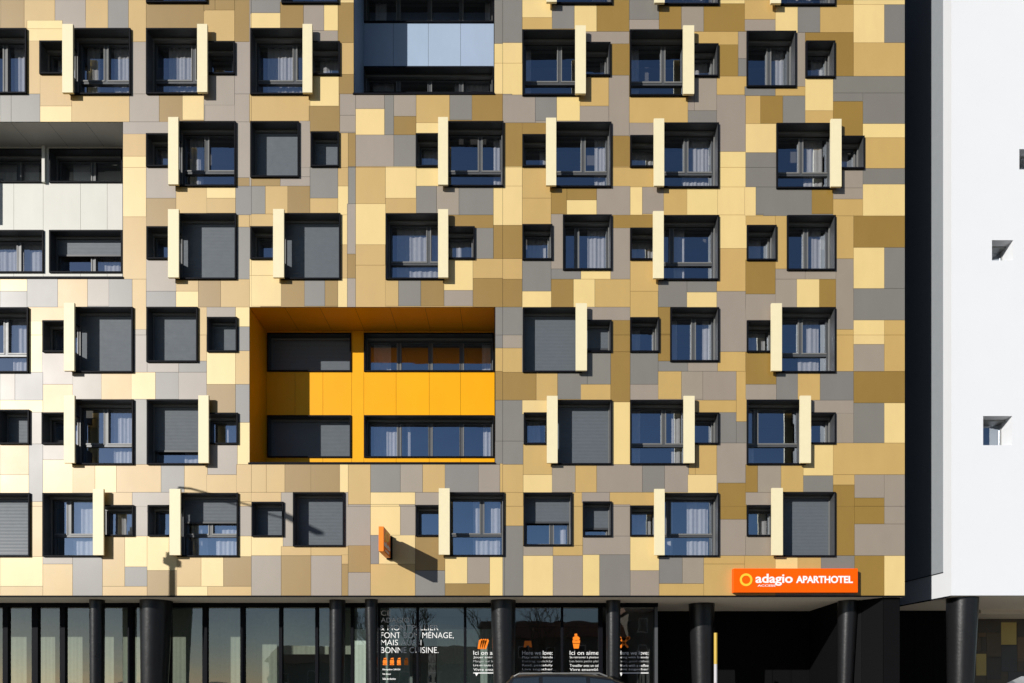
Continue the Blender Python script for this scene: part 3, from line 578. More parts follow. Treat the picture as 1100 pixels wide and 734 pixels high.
for i, ((kind, x0, y0, x1, y1, o), R) in enumerate(zip(WIN, WR)):
    gap = None; jn = o.get('join')
    R = list(R)
    if jn:
        for (k2, a0, b0, a1, b1, o2), R2 in zip(WIN, WR):
            if k2 != kind and ((jn == 'l' and abs(a1 - x0) < 1) or (jn == 'r' and abs(a0 - x1) < 1)) and b0 < y1 and b1 > y0:
                if kind == 'L': gap = (R2[2] + 1.5, R2[3] - 1.5)
    w = fit_window(hotel, R, 0.0, kind, o, i + 3, gap=gap, join=jn)
    if 'fin' in o:
        f0, f1 = o['fin']
        q0, r0 = aw(f0, y0 - 4.2, -6.8); q1, r1 = aw(f1, y1 - 1.6, -6.8)
        mb = MB(); mb.box(q0, q1, r0, r1, -6.8, -4.4)
        xm = (q0 + q1) / 2
        for yy in (r0 + 9, r1 - 9): mb.box(xm - 1.0, xm + 1.0, yy - .8, yy + .8, -4.4, -2.8)
        mb.build('shutter_panel', M['fin'], w)

# ---- loggias
for li, L in enumerate(LOGGIA):
    x0, x1, y0, y1 = L['o']; d = L['d']; col = L['col']
    kk = (F + d) / F
    rects = []
    for wx0, wx1, wy0, wy1, o in L['win']:
        rr = rimrect((wx0, wy0, wx1, wy1), d - 1.5)
        rects.append((rr, o))
    X0, X1, Y0, Y1 = int(math.floor(x0)), int(math.ceil(x1)), int(math.floor(y0)), int(math.ceil(y1))
    # back wall of tall boards
    xs = sorted(550 + (s - 550) * kk for s in L['seam'])
    idb = np.zeros((Y1 - Y0, X1 - X0), dtype=int)
    for s in xs:
        sx = int(round(s)) - X0
        if 0 < sx < X1 - X0: idb[:, sx:] += 1
    for (a0, a1, b0, b1), o in rects:
        idb[max(0, int(round(b0 + 1)) - Y0):int(round(b1 - 1)) - Y0, max(0, int(round(a0 + 1)) - X0):int(round(a1 - 1)) - X0] = -1
    cl = {k: tuple(c * (1 + rnd.uniform(-.012, .012)) for c in col) for k in range(0, 40)}
    lg = panel_wall('loggia', [M['loggia'], M['backing']], hotel, idb, X0, Y0, cl, d=d, joint=0.16)
    lg['label'] = ('orange lined recess holding two storeys of windows', 'blue grey lined recess at the top of the facade', 'white lined recess at the left edge of the facade')[li]
    # lining: cheeks, ceiling, floor; unseen right cheek and floor blackened to cut bounced light
    mb = MB()
    def side(pts): mb.face(pts, 0, col)
    side([P(x0, y1, 0.3), P(x0, y1, d), P(x0, y0, d), P(x0, y0, 0.3)])
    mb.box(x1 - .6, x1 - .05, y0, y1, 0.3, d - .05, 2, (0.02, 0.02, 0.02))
    n = max(2, int((x1 - x0) / 36))
    for k in range(n):
        q0 = x0 + (x1 - x0) * k / n + .15; q1 = x0 + (x1 - x0) * (k + 1) / n - .15
        side([P(q0, y0, 0.3), P(q0, y0, d), P(q1, y0, d), P(q1, y0, 0.3)][::-1])
    mb.box(x0 - .5, x1 + .5, y0 - 1.2, y0 - .4, 0.4, d + 2, 1, (0.03, 0.03, 0.03))
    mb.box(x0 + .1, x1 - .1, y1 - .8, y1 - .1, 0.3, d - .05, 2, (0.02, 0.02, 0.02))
    mb.box(x0 - 1.2, x1 + .6, y1, L['bar'], -0.9, 3, 2, (0.02, 0.02, 0.02))
    mb.build('loggia_lining', [M['loggia'], M['backing'], M['frame']], lg)
    for j, (rr, o) in enumerate(rects):
        fit_window(lg, rr, float(d), 'W', o, 200 + li * 10 + j, wname='window_frame', front=1.5)
    if li == 2:                                  # pale post between the two upper windows
        a0, b0 = aw(45.4, 150.5, d - 2); a1, b1 = aw(48.6, 196, d - 2)
        mb = MB(); mb.box(a0, a1, y0, b1, d - 3, d - 0.3, 0, col); mb.build('loggia_post', M['loggia'], lg)

# ---- body of the building: side walls, roof, floors and the dark rooms behind the windows
mb = MB()
mb.box(FX1 - 1.5, FX1 - 0.02, FY0, 640, 1.2, 420, 0)
mb.box(FX0 + .02, FX0 + 1.5, FY0, 640, 1.2, 420, 0)
mb.box(FX0 + 1.6, FX1 - 1.6, FY0, GY, 418, 420, 0)
mb.build('side_wall', M['blackwall'], hotel)
mb = MB(); mb.box(FX0 - 1, FX1 + 1, FY0 - 6, FY0 - .02, -1.5, 422, 0); mb.build('roof', M['frame'], hotel)
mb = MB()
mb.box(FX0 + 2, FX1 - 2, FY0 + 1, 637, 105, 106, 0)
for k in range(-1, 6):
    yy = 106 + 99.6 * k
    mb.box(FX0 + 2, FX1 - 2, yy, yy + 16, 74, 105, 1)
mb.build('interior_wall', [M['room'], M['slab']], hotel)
mb = MB(); mb.box(FX0, FX1 - .05, 638, 641.4, 2.2, 420, 0, mm={'-y': 1}); mb.build('soffit', [M['soffit'], M['frame']], hotel)
mb = MB(); mb.box(FX0, FX1 - .02, 640.05, 641.3, -0.7, 2.1, 0); mb.build('drip_edge', M['frame'], hotel)

# ---- ground floor shop front
SD = 58.0
def sx(x): return aw(x, 0, SD)[0]
def sy(y): return aw(0, y, SD)[1]
YS = 641.45
xr = sx(706.5)
mull = [(-140, 5), (-105, 5), (-70, 5), (-30, 5), (6.5, 5.5), (38.2, 6.5), (67.8, 5.5), (102, 5), (140.5, 5.5), (181, 5), (220.4, 5), (260.8, 4.4), (301.8, 3.4), (340.5, 3.2), (378.5, 3.0), (406, 3.2), (448.6, 2.4), (499.6, 2.6), (548, 2.6), (603.8, 2.4), (645, 4.5), (704.6, 3.4)]
mb = MB()
hb = sy(652.3)
mb.box(FX0 + 2, xr, YS, hb, SD - 2, SD + 4, 0)
mb.box(FX0 + 2, xr, GY - 4, GY - .05, SD - 2, SD + 4, 0)
edges = []
for xm, wd in mull:
    xc = sx(xm); w = wd * (F + SD) / F / 2
    mb.box(xc - w, xc + w, hb, GY - 4, SD - 1.5, SD + 4, 0, mm={} if xm < 700 else {'-y': 1})
    edges.append((xc - w, xc + w))
shop = mb.build('storefront', [M['frame'], M['sash']], hotel)
for (a, b), (c, e) in zip(edges[:-1], edges[1:]):
    mb = MB(); mb.quad(b - .4, c + .4, hb - .4, GY - 3.6, SD + 1.2); mb.build('pane', M['shopglass'], shop)
def roller(xa, xb, mat, ya=None, yb=None, d=76.0, seed=1):
    k = aw(xa, 0, d)[0], aw(xb, 0, d)[0]
    o = curtain_mb(k[0], k[1], YS + .3 if ya is None else aw(0, ya, d)[1], GY - 1 if yb is None else aw(0, yb, d)[1], d, seed, .12)
    o.build('roller_blind', mat, shop, smooth=True)
for n_, (xa, xb) in enumerate(((-130, -68), (-70, 4), (3, 38), (37, 69), (68, 104), (103, 142), (141, 185), (184, 222), (221, 262))):
    roller(xa, xb, M['roller'], seed=n_ + 2)
roller(263, 300, M['roller'], yb=None, d=92, seed=30)
roller(304, 339, M['roller'], yb=703, d=95, seed=31); roller(342, 353, M['roller'], yb=703, d=95, seed=32); roller(371, 378, M['roller'], yb=703, d=95, seed=34)
roller(381, 393, M['panel_white'], ya=676, d=84, seed=33)
roller(408, 440, M['roller_pale'], ya=676, d=88, seed=35); roller(516, 545, M['roller_pale'], ya=676, d=88, seed=36); roller(464, 545, M['panel_white'], ya=676, d=150, seed=37)  # pale sheets stand in for the sunlit area; deepest one added behind the lettering
mb = MB()                                        # lobby behind the glass: ceiling, floor, back wall; added partition keeps right half dark
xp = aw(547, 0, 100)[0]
for xa, xb, mi in ((FX0 + 2, xp - 1, 2), (xp + 1, xr - 1, 0)):  # left half coloured paler to read brighter, right half left dark
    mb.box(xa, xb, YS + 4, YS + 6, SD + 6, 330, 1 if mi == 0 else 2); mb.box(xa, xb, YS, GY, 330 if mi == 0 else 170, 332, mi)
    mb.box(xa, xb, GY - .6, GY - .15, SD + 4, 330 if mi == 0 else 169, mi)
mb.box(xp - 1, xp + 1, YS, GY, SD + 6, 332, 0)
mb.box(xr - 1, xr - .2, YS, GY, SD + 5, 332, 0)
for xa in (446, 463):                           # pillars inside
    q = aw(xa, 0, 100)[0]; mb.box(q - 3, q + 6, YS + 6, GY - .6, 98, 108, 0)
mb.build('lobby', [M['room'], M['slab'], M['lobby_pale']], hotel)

# lettering on the glass
TD = SD + .9
def put(s, x0, x1, y0, y1, mat='whitepaint', bold=0.0, name='lettering'):
    a, b = aw(x0, y0, TD); c, e = aw(x1, y1, TD)
    text_mesh(name, s, M[mat], shop, a, c, b, e, TD, bold, thick=0.004)
M['graylet'] = simple('frosted_lettering', (0.42, 0.43, 0.43), 0.6)
for s, x1, y0, y1 in (('CE', 420, 656, 661.4), ('ADAGIO', 440, 663.8, 668.8), ('& MONTPELLIER', 471, 671.6, 677.2), ('FONT BON MÉNAGE,', 487.3, 677.8, 686.6), ('MAIS AUSSI', 452.5, 687.4, 693.3), ('BONNE CUISINE.', 471, 695.3, 701.6)):
    put(s, 409.2 if s[0] != '&' else 408, x1, y0, y1, 'whitepaint', -0.006)
for k, s in enumerate(('Réception 24h/24', 'Petit déjeuner', 'Salle de réunion')):
    put(s, 411, (430, 420, 425)[k], 718.4 + k * 4.9, 720.6 + k * 4.9, bold=.02)
blocks = [(508.5, 'Ici on aime:', ['Jouer entre amis', 'Manger sur le pouce', 'Lire en toute quiétude', 'Vivre ensemble'], 703), (561, 'Here we love:', ['Play with friends', 'Eating quickly', 'Read, peacefully', 'Live together'], 703),
          (612, 'Ici on aime:', ['Se retrouver à plusieurs', 'Les bons petits plats', 'Travailler avec un café', 'Vivre ensemble'], 703), (664, 'Here we love:', ['Being with friends', 'Tasty, good dishes', 'Work with a coffee', 'Live together'], 703)]
for x, head, lines, y in blocks:
    x1 = x + 32.6
    put(head, x, x1, 699.2, 703.6, bold=0)
    for k, s in enumerate(lines):
        put(s, x, x1, 705.0 + k * 4.3, 707.9 + k * 4.3, 'whitepaint' if k != 1 else 'graylet', 0.0)
    a, b = aw(x, 722.6, TD); c, e = aw(x1, 723.6, TD)
    mb = MB(); mb.box(a, c, b, e, TD - .2, TD); q = a + 2.2
    mb.face([P(q, e, TD - .2), P(q + 1.2, e + 3.2, TD - .2), P(q + 3.4, e, TD - .2)]); mb.build('speech_mark', M['whitepaint'], shop)
# orange pictograms above the texts
def icon(polys):
    mb = MB()
    for pl in polys:
        mb.face([P(*aw(x, y, TD), TD - .2) for x, y in pl][::-1])
        mb.face([P(*aw(x, y, TD), TD - .15) for x, y in pl])
    mb.build('pictogram', M['orange2'], shop)
def circ(x, y, rx, ry, n=14): return [(x + rx * math.cos(2 * math.pi * k / n), y + ry * math.sin(2 * math.pi * k / n)) for k in range(n)]
icon([[(514.5 + k * 2.2, 688 + .6 * (k % 2)), (517.5 + k * 2.2, 686.2), (518.6 + k * 2.2, 688.5), (515.6 + k * 2.2, 697.5), (513 + k * 2.2, 697)] for k in range(4)])
icon([[(563.5, 688.5), (570.5, 688.5), (571.5, 695.5), (569, 695.5), (568, 693.5), (566, 693.5), (565, 695.5), (562.5, 695.5)]])
icon([circ(619, 686, 3.8, 2.6), [(614.8, 688), (623.2, 688), (622.8, 691), (615.2, 691)], [(615.4, 691.6), (622.6, 691.6), (621.6, 696.8), (616.4, 696.8)], [(617, 681.2), (619.6, 680.6), (620.4, 683), (617.2, 683.2)]])
icon([[(664.2, 685.4), (666, 684.4), (675.4, 695), (673.8, 696.4)], [(674.6, 684), (676.4, 685.6), (667, 696.4), (665.2, 695)], circ(674.8, 685.6, 2.2, 2.0), circ(665.6, 686, 2.0, 2.2)])
for k in range(4):
    x = 411.5 + k * 7.6
    icon([circ(x + 2, 711, 2.3, 2.9), [(x + .6, 707.2), (x + 3.6, 706.6), (x + 3.8, 709), (x + .8, 709)], [(x - .4, 713.2), (x + 4.4, 713.2), (x + 4.2, 714.6), (x - .2, 714.6)]])

# ---- black walls under the building
pl = [(xr, SD + 4.2), (xr + .5, 152), (936, 152), (922, 46), (940, 28), (951, 4), (969, 4), (970, 205)]
mb = MB()
for (a, da), (b, db) in zip(pl[:-1], pl[1:]):
    ln = math.hypot(b - a, db - da); n = max(1, int(ln / 24))
    for k in range(n):
        g = .25 / max(ln / n, .01)
        p0 = ((k + g) / n, (k + 1 - g) / n)
        q = [(a + (b - a) * t, da + (db - da) * t) for t in p0]
        mb.face([P(q[0][0], GY, q[0][1]), P(q[1][0], GY, q[1][1]), P(q[1][0], YS, q[1][1]), P(q[0][0], YS, q[0][1])])
    off = 1.0
    mb.face([P(a, GY, da + off), P(b, GY, db + off), P(b, YS, db + off), P(a, YS, da + off)], 1)
mb.build('black_wall', [M['blackwall'], M['blackwall']], hotel)

# ---- columns
def column(par, top, bot, d, ytop):
    """top, bot: (left, right) in the picture at the head and at the bottom of the frame"""
    def ctr(a, b): return aw((a + b) / 2, 0, d)[0], (b - a) / 2 * (F + d) / F
    x0, r0 = ctr(*top); x1, r1 = ctr(*bot)
    yb = aw(0, 734, d)[1]; f = (GY - ytop) / (yb - ytop)
    x2 = x0 + (x1 - x0) * f; r2 = max(r0 * .6, r0 + (r1 - r0) * f)
    mb = MB(); n = 7
    pts = [P(x2 + (x0 - x2) * k / n, GY + (ytop - GY) * k / n, d) for k in range(n + 1)]
    rad = [(r2 + (r0 - r2) * k / n) * U for k in range(n + 1)]
    mb.tube(pts, rad, 40)
    mb.build('column', M['column'], par, smooth=True)
for t_, b_, d_ in (((97, 111.8), (97.4, 111.4), 27), ((152, 184), (152.6, 179.5), 35), ((354, 371), (354.4, 369.5), 30), ((392, 406), (395, 405), 24), ((527, 554), (530.2, 553), 33), ((651, 666.5), (651.4, 666.0), 34), ((740, 767.2), (743.5, 766), 66), ((900.6, 921), (901, 914.5), 36)):
    column(hotel, t_, b_, d_, YS)

# ================================================================= the white building
white = empty('white_building', 'plain white rendered building with small deep-set windows at the right', 'building')
WF = 39.0; kw = (F + WF) / F
WX0 = 1047; WX1 = 1560; WY0 = -150; WY1 = 635
idw = np.zeros((WY1 - WY0, WX1 - WX0), dtype=int)
ww = []
for r in ((1055.6, 447, 1087.5, 478.6), (1065.8, 258.2, 1088, 280.2), (1094.6, 160, 1127, 182), (1150, 300, 1182, 332), (1180, 520, 1210, 550)):
    x0, y0 = aw(r[0], r[1], WF); x1, y1 = aw(r[2], r[3], WF)
    x0, y0, x1, y1 = [int(round(v)) for v in (x0, y0, x1, y1)]
    idw[y0 - WY0:y1 - WY0, x0 - WX0:x1 - WX0] = -1; ww.append((x0, x1, y0, y1))
fr = panel_wall('front_wall', [M['white'], M['white']], white, idw, WX0, WY0, {0: (.8, .8, .8)}, d=WF, joint=0, back=False)
for x0, x1, y0, y1 in ww:
    mb = MB(); t = 1.0; a, b = WF + .02, WF + 22
    mb.box(x0 - t, x1 + t, y0 - t, y0, a, b); mb.box(x0 - t, x1 + t, y1, y1 + t, a, b); mb.box(x0 - t, x0, y0, y1, a, b); mb.box(x1, x1 + t, y0, y1, a, b)
    w = mb.build('window', M['white'], white)
    mb = MB(); a, b = WF + 17, WF + 20
    mb.box(x0, x1, y0, y0 + 2.2, a - 6, b); mb.box(x0, x1, y1 - 1.2, y1, a, b); mb.box(x0, x0 + 1.4, y0 + 2.2, y1 - 1.2, a, b); mb.box(x1 - 1.4, x1, y0 + 2.2, y1 - 1.2, a, b)
    mb.build('sash', M['rail'], w)
    mb = MB(); mb.quad(x0 + 1.4, x1 - 1.4, y0 + 2.2, y1 - 1.2, a + 1.5); mb.build('pane', M['glass'], w)
    mb = MB(); mb.quad(x0 - 1, x1 + 1, y0 - 1, y1 + 1, WF + 23); mb.build('interior_wall', M['room'], w)
mb = MB()
mb.face([P(WX0, WY1, 330), P(WX0, WY1, WF), P(WX0, WY0, WF), P(WX0, WY0, 330)])
mb.face([P(WX1, WY1, WF), P(WX1, WY1, 330), P(WX1, WY0, 330), P(WX1, WY0, WF)])
mb.face([P(WX0, WY0, WF), P(WX1, WY0, WF), P(WX1, WY0, 330), P(WX0, WY0, 330)])
mb.build('side_wall', M['white'], white)
mb = MB(); mb.box(WX0 - .5, WX0 - .05, WY0, 606.3, 53.2, 330)
mb.box(WX0 - .75, WX0 - .05, 606.3, 607.1, 53.2, 330, 1)
mb.build('slate_panel', [M['greyclad'], M['frame']], white)
mb = MB(); mb.box(WX0 + .3, WX1 - .3, WY1 - 1.5, WY1 + .5, WF + 4, 420)
mb.box(WX0 + .1, WX0 + .9, WY1 - .4, WY1 + 1.6, WF + 3.2, 330, 1)
mb.box(1184, WX1 - .3, WY1 + .5, WY1 + 6, 190, 196)
mb.build('soffit', [M['soffit'], M['frame']], white)
mb = MB()
for k in range(8):
    a = 972 + k * 26.2
    mb.box(a + .2, a + 26.0, WY1 + .6, GY, 204, 206)
mb.box(972, 1181.6, WY1 + .6, GY, 206.2, 207, 1)
mb.box(1181.6, 1182.6, WY1 + .6, GY, 204, 330)
mb.build('black_wall', [M['blackwall'], M['backing']], white)
# patchwork wall far under the building
bx0, bx1, by0, by1 = 1183, 1520, 636, int(GY)
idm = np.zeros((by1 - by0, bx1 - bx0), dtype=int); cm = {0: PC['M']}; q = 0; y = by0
BD = 330.0
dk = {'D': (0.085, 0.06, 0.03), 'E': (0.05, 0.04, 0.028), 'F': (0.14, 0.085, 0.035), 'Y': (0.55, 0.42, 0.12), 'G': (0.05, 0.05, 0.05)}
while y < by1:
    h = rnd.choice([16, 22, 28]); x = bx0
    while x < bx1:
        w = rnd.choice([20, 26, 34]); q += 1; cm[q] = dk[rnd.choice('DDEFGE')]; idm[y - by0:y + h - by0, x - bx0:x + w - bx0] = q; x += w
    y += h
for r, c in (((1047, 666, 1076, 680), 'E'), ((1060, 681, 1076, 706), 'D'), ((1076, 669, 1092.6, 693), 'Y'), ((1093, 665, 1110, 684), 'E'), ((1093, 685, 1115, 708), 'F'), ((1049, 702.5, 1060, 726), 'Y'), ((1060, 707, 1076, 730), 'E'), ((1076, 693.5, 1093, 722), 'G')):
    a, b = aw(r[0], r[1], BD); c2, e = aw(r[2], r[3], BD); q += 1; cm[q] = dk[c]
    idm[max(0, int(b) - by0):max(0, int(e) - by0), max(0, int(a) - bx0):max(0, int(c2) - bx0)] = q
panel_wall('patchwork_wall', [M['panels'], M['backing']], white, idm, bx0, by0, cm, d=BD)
column(white, (1018.6, 1049), (1019.2, 1044.2), WF + 20, WY1 + .5)
for x_ in (1180, 1340): column(white, (x_, x_ + 30), (x_, x_ + 26), WF + 20, WY1 + .5)

# ================================================================= signs
sign = empty('fascia_sign', 'long bright orange sign box with yellow ring and white lettering above the entrance', 'sign')
a, b = aw(788, 610.8, -7); c, e = aw(921.6, 636.6, -7)
mb = MB(); mb.box(a, c, b, e, -7, -1.0, 0, mm={'-z': 1, '+x': 1}); bd = mb.build('sign_box', [M['orange'], M['orange2']], sign)
bv = bd.modifiers.new('b', 'BEVEL'); bv.width = .008; bv.segments = 2
mb = MB()
for xx in (800, 855, 910): mb.box(xx - 2, xx + 2, 620, 624, -1.0, -0.02)
mb.build('bracket', M['frame'], sign)
def st(s, x0, x1, y0, y1, bold, name='lettering'):
    p, q = aw(x0, y0, -7.1); r, t = aw(x1, y1, -7.1)
    text_mesh(name, s, M['whitepaint'], sign, p, r, q, t, -7.03, bold, thick=.012)
st('adagio', 811.6, 851.4, 616.6, 629.4, .02)
st('APARTHOTEL', 855.2, 916, 618.8, 626.6, .03)
st('ACCESS', 813.8, 833, 628.2, 630.3, .01)
def ring(par, f, r0, r1, mat, n=40):
    mb = MB()
    for k in range(n):
        a0, a1 = 2 * math.pi * k / n, 2 * math.pi * (k + 1) / n
        mb.face([f(r0, a0), f(r0, a1), f(r1, a1), f(r1, a0)])
    mb.build('ring_emblem', mat, par)
rc, rcy = aw(801.4, 623, -7.1)
ring(sign, lambda r, t: P(rc + r * math.cos(t), rcy - r * math.sin(t), -7.5), 4.4, 6.8, M['yellow'])

blade = empty('projecting_sign', 'small orange blade sign standing out from the wall above the shop windows', 'sign')
bx1_ = 421.2; bx0_ = bx1_ - 4.9; yb0, yb1 = 576.6, 601.4; dO, dI = -49.0, -11.0
mb = MB(); mb.box(bx0_, bx1_, yb0, yb1, dO, dI, 0); mb.build('sign_box', M['orange2'], blade)
mb = MB(); mb.box(bx0_ + .8, bx1_ - .8, yb0 + 1, yb1 - 1, dI, -4, 0); mb.box(bx0_ - .5, bx1_ + .5, yb0, yb1, -4, -.05, 0); mb.build('wall_bracket', M['frame'], blade)
ring(blade, lambda r, t: P(bx1_ + .15, 583.5 - r * math.sin(t) * .95, -30 + r * math.cos(t) * 2.0), 3.0, 5.2, M['yellow'])
text_mesh('lettering', 'adagio', M['whitepaint'], blade, -46, -14, 590, 597, bx1_, .03, face='side', thick=.012)
text_mesh('lettering', 'access', M['whitepaint'], blade, -40, -20, 597.8, 599.8, bx1_, .02, face='side', thick=.012)

# ================================================================= street furniture
post = empty('marker_post', 'slim post painted yellow above and white below beside a black column', 'post')
pd = 40.0
px_, _ = aw(768.8, 0, pd); k = (F + pd) / F
ya, yb_ = aw(0, 680, pd)[1], aw(0, 713.5, pd)[1]
mb = MB(); mb.tube([P(px_, yb_, pd), P(px_, ya, pd)], [1.9 * U * k] * 2, 20); mb.build('upper_band', M['mustard'], post, smooth=True)
mb = MB(); mb.tube([P(px_, GY, pd), P(px_, yb_, pd)], [1.85 * U * k] * 2, 20); mb.build('lower_band', M['greypaint'], post, smooth=True)

lamp = empty('street_lamp', 'tall street lamp on the pavement whose shadow falls on the facade', 'street lamp')
lx = 55.0
def lp(t, y): return P(lx, y, -t)
mb = MB(); mb.tube([lp(130, GY), lp(130, 640), lp(130, 472)], [3.6 * U, 3.1 * U, 1.9 * U], 16); mb.build('pole', M['steel'], lamp, smooth=True)
mb = MB(); mb.tube([lp(130, 474), lp(132, 463), lp(138, 455), (lp(150, 450)), lp(175, 444.5), lp(215, 436), lp(250, 428)], [1.5 * U, 1.3 * U, 1.2 * U, 1.1 * U, 1.0 * U, .9 * U, .9 * U], 12); mb.build('arm', M['steel'], lamp, smooth=True)
mb = MB(); mb.box(lx - 3.2, lx + 3.2, 426, 429.5, -277, -248); mb.box(lx - 2.4, lx + 2.4, 429.5, 431, -274, -252); mb.build('lamp_head', M['steel'], lamp)
mb = MB(); mb.box(lx - 5.4, lx + 5.4, 536, 542.5, -134.5, -125.5); mb.box(lx - 3.4, lx + 3.4, 530, 536, -133.4, -126.6); mb.build('control_box', M['steel'], lamp)

# ================================================================= cars
def car(label, xc, d, flip, paint):
    root = empty('parked_car', label, 'car', 'cars parked along the kerb')
    sg = -1 if flip else 1
    g = P(xc, GY, d)
    def W(x, y, z): return Vector((x, y, z))
    # lower body stations: x, half width at sill / belt, sill z, belt z, top z
    st_ = [(-1.98, .60, .62, .42, .74, .78), (-1.88, .80, .82, .30, .88, .95), (-1.55, .86, .90, .22, .97, 1.01), (-.9, .88, .92, .20, .98, 1.02), (0, .88, .92, .20, .96, 1.0), (.9, .88, .92, .20, .95, .99), (1.5, .87, .90, .20, .94, .99), (2.0, .86, .88, .20, .92, .98), (2.45, .80, .82, .22, .78, .84), (2.62, .62, .64, .34, .62, .66)]
    mb = MB(); rows = []
    for x, ws, wb, zs, zb, zt in st_:
        rows.append([W(x, -ws, zs), W(x, -(ws + wb) / 2 - .03, (zs + zb) / 2), W(x, -wb, zb), W(x, -wb + .12, zt), W(x, 0, zt + .02), W(x, wb - .12, zt), W(x, wb, zb), W(x, (ws + wb) / 2 + .03, (zs + zb) / 2), W(x, ws, zs)])
    for A, B in zip(rows[:-1], rows[1:]):
        for k in range(8): mb.face([A[k], A[k + 1], B[k + 1], B[k]][::-1])
        mb.face([A[8], A[0], B[0], B[8]][::-1])
    mb.face(rows[0]); mb.face(rows[-1][::-1])
    cab = [(-1.62, .97, .84), (-1.30, 1.32, .74), (-1.08, 1.515, .64), (-.4, 1.555, .62), (.3, 1.55, .62), (.90, 1.495, .63), (1.42, 1.30, .70), (1.98, .97, .80)]
    def sec(x, z, w): return [W(x, -.86, .955), W(x, -w - .03, z - .07) if z > 1 else W(x, -.86, .96), W(x, -w + .06, z - .015), W(x, 0, z), W(x, w - .06, z - .015), W(x, w + .03, z - .07) if z > 1 else W(x, .86, .96), W(x, .86, .955)]
    cr = [sec(*c) for c in cab]
    for A, B in zip(cr[:-1], cr[1:]):
        for k in range(6): mb.face([A[k], A[k + 1], B[k + 1], B[k]][::-1])
    def fin(mb, name, mats, par=None, smooth=False):
        o = mb.build(name, mats, par if par is not None else root, smooth)
        return o
    # weld so that the shading runs through
    body = fin(mb, 'body', [paint], None, False)
    bm = bmesh.new(); bm.from_mesh(body.data); bmesh.ops.remove_doubles(bm, verts=bm.verts, dist=.002); bmesh.ops.recalc_face_normals(bm, faces=bm.faces); bm.to_mesh(body.data); bm.free()
    body.data.polygons.foreach_set('use_smooth', [True] * len(body.data.polygons)); body.data.set_sharp_from_angle(angle=math.radians(38))
    def roofat(x):
        for (xa, za, wa), (xb, zb, wb) in zip(cab[:-1], cab[1:]):
            if xa <= x <= xb:
                t = (x - xa) / (xb - xa); return za + (zb - za) * t, wa + (wb - wa) * t
        return 1, .8
    for sgn in (-1, 1):
        for lo, hi in (((-1.30, -.55), (-1.05, -.55)), ((-.47, .42), (-.47, .42)), ((.50, 1.40), (.50, .95))):
            mb = MB()
            zt0, w0 = roofat(hi[0]); zt1, w1 = roofat(hi[1])
            def yy(z, zt, w): t = (z - .955) / max(.05, zt - .07 - .955); return .86 + (w + .03 - .86) * t + .006
            zb = 1.02
            q = [W(lo[0], sgn * yy(zb, zt0, w0), zb), W(lo[1], sgn * yy(zb, zt1, w1), zb), W(hi[1], sgn * yy(zt1 - .075, zt1, w1), zt1 - .075), W(hi[0], sgn * yy(zt0 - .075, zt0, w0), zt0 - .075)]
            mb.face(q if sgn < 0 else q[::-1]); fin(mb, 'side_window', M['carglass'])
        mb = MB(); mb.tube([W(-1.06, sgn * .60, 1.485), W(-.95, sgn * .60, 1.54), W(.7, sgn * .60, 1.545), W(.86, sgn * .60, 1.485)], [.016] * 4, 8); fin(mb, 'roof_rail', M['rail'])
        mb = MB(); mb.tube([W(1.18, sgn * .86, 1.0), W(1.16, sgn * .98, 1.03), W(1.14, sgn * 1.08, 1.03)], [.05, .09, .06], 10); fin(mb, 'wing_mirror', paint)
        for xw in (-1.28, 1.72):
            mb = MB(); yo = sgn * .80
            mb.tube([W(xw, yo - .11, .33), W(xw, yo - .09, .33), W(xw, yo + .09, .33), W(xw, yo + .11, .33)], [.29, .33, .33, .29], 28)
            wh = fin(mb, 'wheel', M['rubber'], None, True)
            mb = MB(); mb.tube([W(xw, yo + sgn * .10, .33), W(xw, yo + sgn * .118, .33), W(xw, yo + sgn * .122, .33)], [.21, .20, .05], 20)
            r_ = mb.build('rim', M['alloy'], wh, True)
        mb = MB(); mb.wbox((2.30, sgn * .50, .68), (2.60, sgn * .76, .78)); fin(mb, 'headlight', M['lamp'])
        mb = MB(); mb.wbox((-1.93, sgn * .58, .78), (-1.80, sgn * .80, .93)); fin(mb, 'tail_light', M['redlamp'])
    mb = MB(); q = [W(.98, -.56, 1.462), W(.98, .56, 1.462), W(1.9, .70, 1.02), W(1.9, -.70, 1.02)]
    for v in q: v.z += .03; v.x += .02
    mb.face(q[::-1]); fin(mb, 'windscreen', M['carglass'])
    mb = MB(); q = [W(-1.13, -.56, 1.49), W(-1.13, .56, 1.49), W(-1.58, .70, 1.04), W(-1.58, -.70, 1.04)]
    for v in q: v.z += .02; v.x -= .03
    mb.face(q); fin(mb, 'rear_window', M['carglass'])
    root.location = g; root.scale = (1, 1, 1.065); root.rotation_euler = (0, 0, math.pi if flip else 0)
    return root
CD = -228.0
car('dark parked car whose low roof shows in front of the shop windows', aw(605, 0, CD)[0], CD, False, M['carblack'])
car('light silver parked car of which one roof corner shows beside the patchwork wall', aw(1087, 0, CD)[0] + 1.62 / U, CD, True, M['carsilver'])

